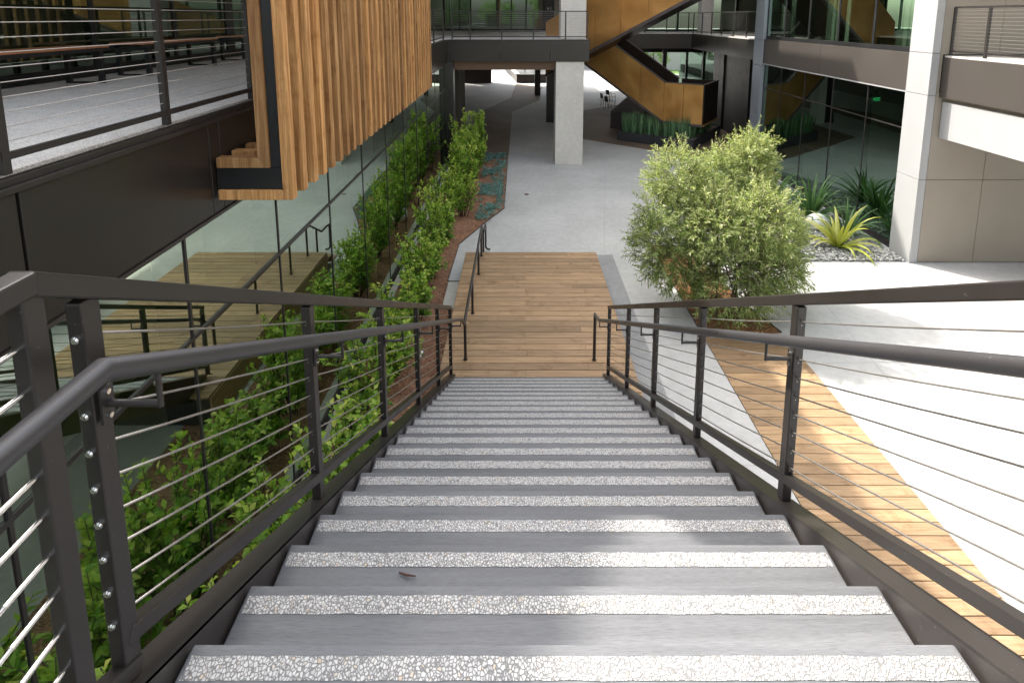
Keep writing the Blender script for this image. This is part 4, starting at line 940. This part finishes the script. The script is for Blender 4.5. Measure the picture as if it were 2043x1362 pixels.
shrub_obj('pale narrow-leaved shrub at the near end of the right bed with a low dark trunk', 22, (3.95, 9.3, 0), 2.5, 2100,
          [((3.95, 9.3, 1.25), (.68, .6, .75)), ((3.8, 9.1, .62), (.72, .5, .42)), ((4.35, 9.4, 1.75), (.62, .6, .6)), ((3.5, 9.4, 1.65), (.5, .6, .6)), ((4.5, 9.35, .85), (.5, .4, .42))])
shrub_obj('pale narrow-leaved shrub at the right of the right bed, tallest against the glass', 23, (4.15, 10.9, 0), 3.0, 2400,
          [((4.5, 10.5, 1.6), (.66, .75, .8)), ((4.5, 10.7, 2.35), (.58, .6, .60)), ((4.98, 10.1, 1.25), (.52, .6, .6)), ((4.0, 10.7, 2.15), (.5, .6, .60)), ((4.8, 10.8, 2.65), (.26, .32, .38)), ((4.95, 9.8, .75), (.5, .45, .4))])

# flax plants and garden globes
def flax(label, loc, seed, n, h, wd_, mat, curl, group='sword-leaved plants by the right glass'):
    V, F_, r_ = blades(n, h * .7, h, wd_, 1.15, seed, .05, 8, curl, .05)
    o = npmesh('flax_plant', V + np.array(loc), F_, r_, mat, loc=loc, smooth=True); tag(o, label, 'plant', group)
flax('yellow and green striped flax with arching leaves in the pebbles', (7.62, 12.4, .02), 5, 26, 1.25, .13, M['leaf_yellow'], .55)
flax('green flax behind the white globe close to the glass', (7.95, 14.3, .02), 6, 36, 1.5, .10, M['leaf_flax'], .35)
flax('green flax farther back along the glass, half hidden by the shrub', (7.5, 15.6, .02), 7, 32, 1.5, .10, M['leaf_flax'], .35)
flax('dark green flax against the glass right of the white globe', (8.3, 13.2, .02), 8, 26, 1.15, .09, M['leaf_flax'], .35)
def globe(label, loc, r, sq):
    import bmesh
    bm = bmesh.new(); bmesh.ops.create_uvsphere(bm, u_segments=40, v_segments=24, radius=r); me = bpy.data.meshes.new('garden_globe'); bm.to_mesh(me); bm.free()
    for v in me.vertices: v.co.z *= sq; v.co.x *= 1.1
    me.polygons.foreach_set('use_smooth', [True] * len(me.polygons)); me.materials.append(M['globe'])
    o = bpy.data.objects.new('garden_globe', me); COL.objects.link(o); o.location = (loc[0], loc[1], r * sq - .03); tag(o, label, 'garden globe', 'white globes in the planting')
globe('white egg-shaped globe on the pebbles beside the yellow flax', (7.75, 13.55), .27, .86)
globe('white globe half hidden among the shrubs of the left bed', (-1.98, 14.2), .22, 1)
o = MB(); o.tube([(-1.55, 8.05, .0), (-1.55, 8.05, .09)], [.012, .012], 8); o.tube([(-1.55, 8.05, .08), (-1.55, 8.05, .10), (-1.55, 8.05, .17), (-1.55, 8.05, .19)], [.02, .06, .06, .02], 16)
tag(o.build('garden_light', M['clearglass'], loc=(-1.55, 8.05, 0), smooth=True), 'small clear glass light on the mulch beside the steps', 'garden light')
# small things
o = MB(); o.tube([(.26, 16.4, .003), (.26, 16.4, .009)], .07, 20); tag(o.build('floor_drain', M['dead'], loc=(.26, 16.4, 0)), 'small round drain cover in the pale plaza', 'drain cover')
q0 = Vector((-.43, 1.70, 3.476)); o = MB(); o.tube([q0, q0 + Vector((.030, -.014, .005)), q0 + Vector((.065, -.016, .002))], [.002, .0045, .0015], 6)
tag(o.build('fallen_twig', M['dead'], loc=tuple(q0), smooth=True), 'small curled dry twig lying on the third step', 'twig')
# trees beyond and behind
def tree_gen(seed, h=7, crown=2.4, n=5200):
    rg = np.random.default_rng(seed); st = MB(); cl = []
    trunk = [(0, 0, 0), (.08, .03, h * .25), (.02, .1, h * .5), (.1, .0, h * .75)]; st.tube(trunk, [.16, .13, .1, .05], 9)
    for i in range(16):
        z = h * rg.uniform(.28, .75); a = rg.uniform(0, 6.28); r = crown * rg.uniform(.45, .9); e = np.array([math.cos(a) * r, math.sin(a) * r, z + rg.uniform(.3, 1.4)])
        st.tube([(.04, .03, z), tuple(np.array([.04, .03, z]) * .4 + e * .6 - np.array([0, 0, .1])), tuple(e)], [.05, .03, .012], 6); cl.append(e)
    cl.append(np.array([0, 0, h * .92])); cl = np.array(cl); ci = rg.integers(0, len(cl), n); q = rg.normal(0, 1, (n, 3)); q /= np.linalg.norm(q, axis=1, keepdims=True)
    pos = cl[ci] + q * (rg.uniform(.2, 1, (n, 1)) ** .5) * np.array([.85, .85, .6]) * crown * .4
    V, F = leaf_arrays(pos, q + rg.normal(0, .6, (n, 3)), np.tile([0, 0, 1.], (n, 1)) + rg.normal(0, .5, (n, 3)), rg.uniform(.12, .24, n), rg.uniform(.07, .12, n)); return V, F, np.repeat(rg.random(n), 2), st
tr = plant_obj('tree', 'green leafy tree beyond the passage', 'tree', 'trees around the courtyard', (0, 0, 0), tree_gen(31), M['leaf_tree'])
tpos = [(.6, 50, .7, .5, 'small green tree rising from the far raised planter'), (2.3, 52.5, .7, .5, 'bushy green tree at the right of the far raised planter'), (9.0, 47.5, 0, .55, 'sunlit green tree in the garden behind the golden stair, left one'), (11.8, 48, 0, .6, 'sunlit green tree in the garden behind the golden stair, right one'),
        (-6, 58, 0, 1.2, 'tall green tree far beyond the passage on the left'), (-3, -15, 0, 1.1, 'green tree behind the upper landing, left'), (4, -17, 0, 1.2, 'green tree behind the upper landing, middle'), (11, -14, 0, 1.1, 'green tree behind the upper landing, right')]
for i, (x, y, z, s_, lb) in enumerate(tpos):
    if i == 0: tr.location = (x, y, z); tr.scale = (s_, s_, s_ * .6); tr['label'] = lb
    else: dup(tr, (x, y, z), i * 1.3, (s_, s_, s_ * (.6 if i < 2 else 1)), lb)

scene.render.engine = 'CYCLES'
scene.cycles.max_bounces = 10; scene.cycles.diffuse_bounces = 4; scene.cycles.glossy_bounces = 6; scene.cycles.transparent_max_bounces = 16
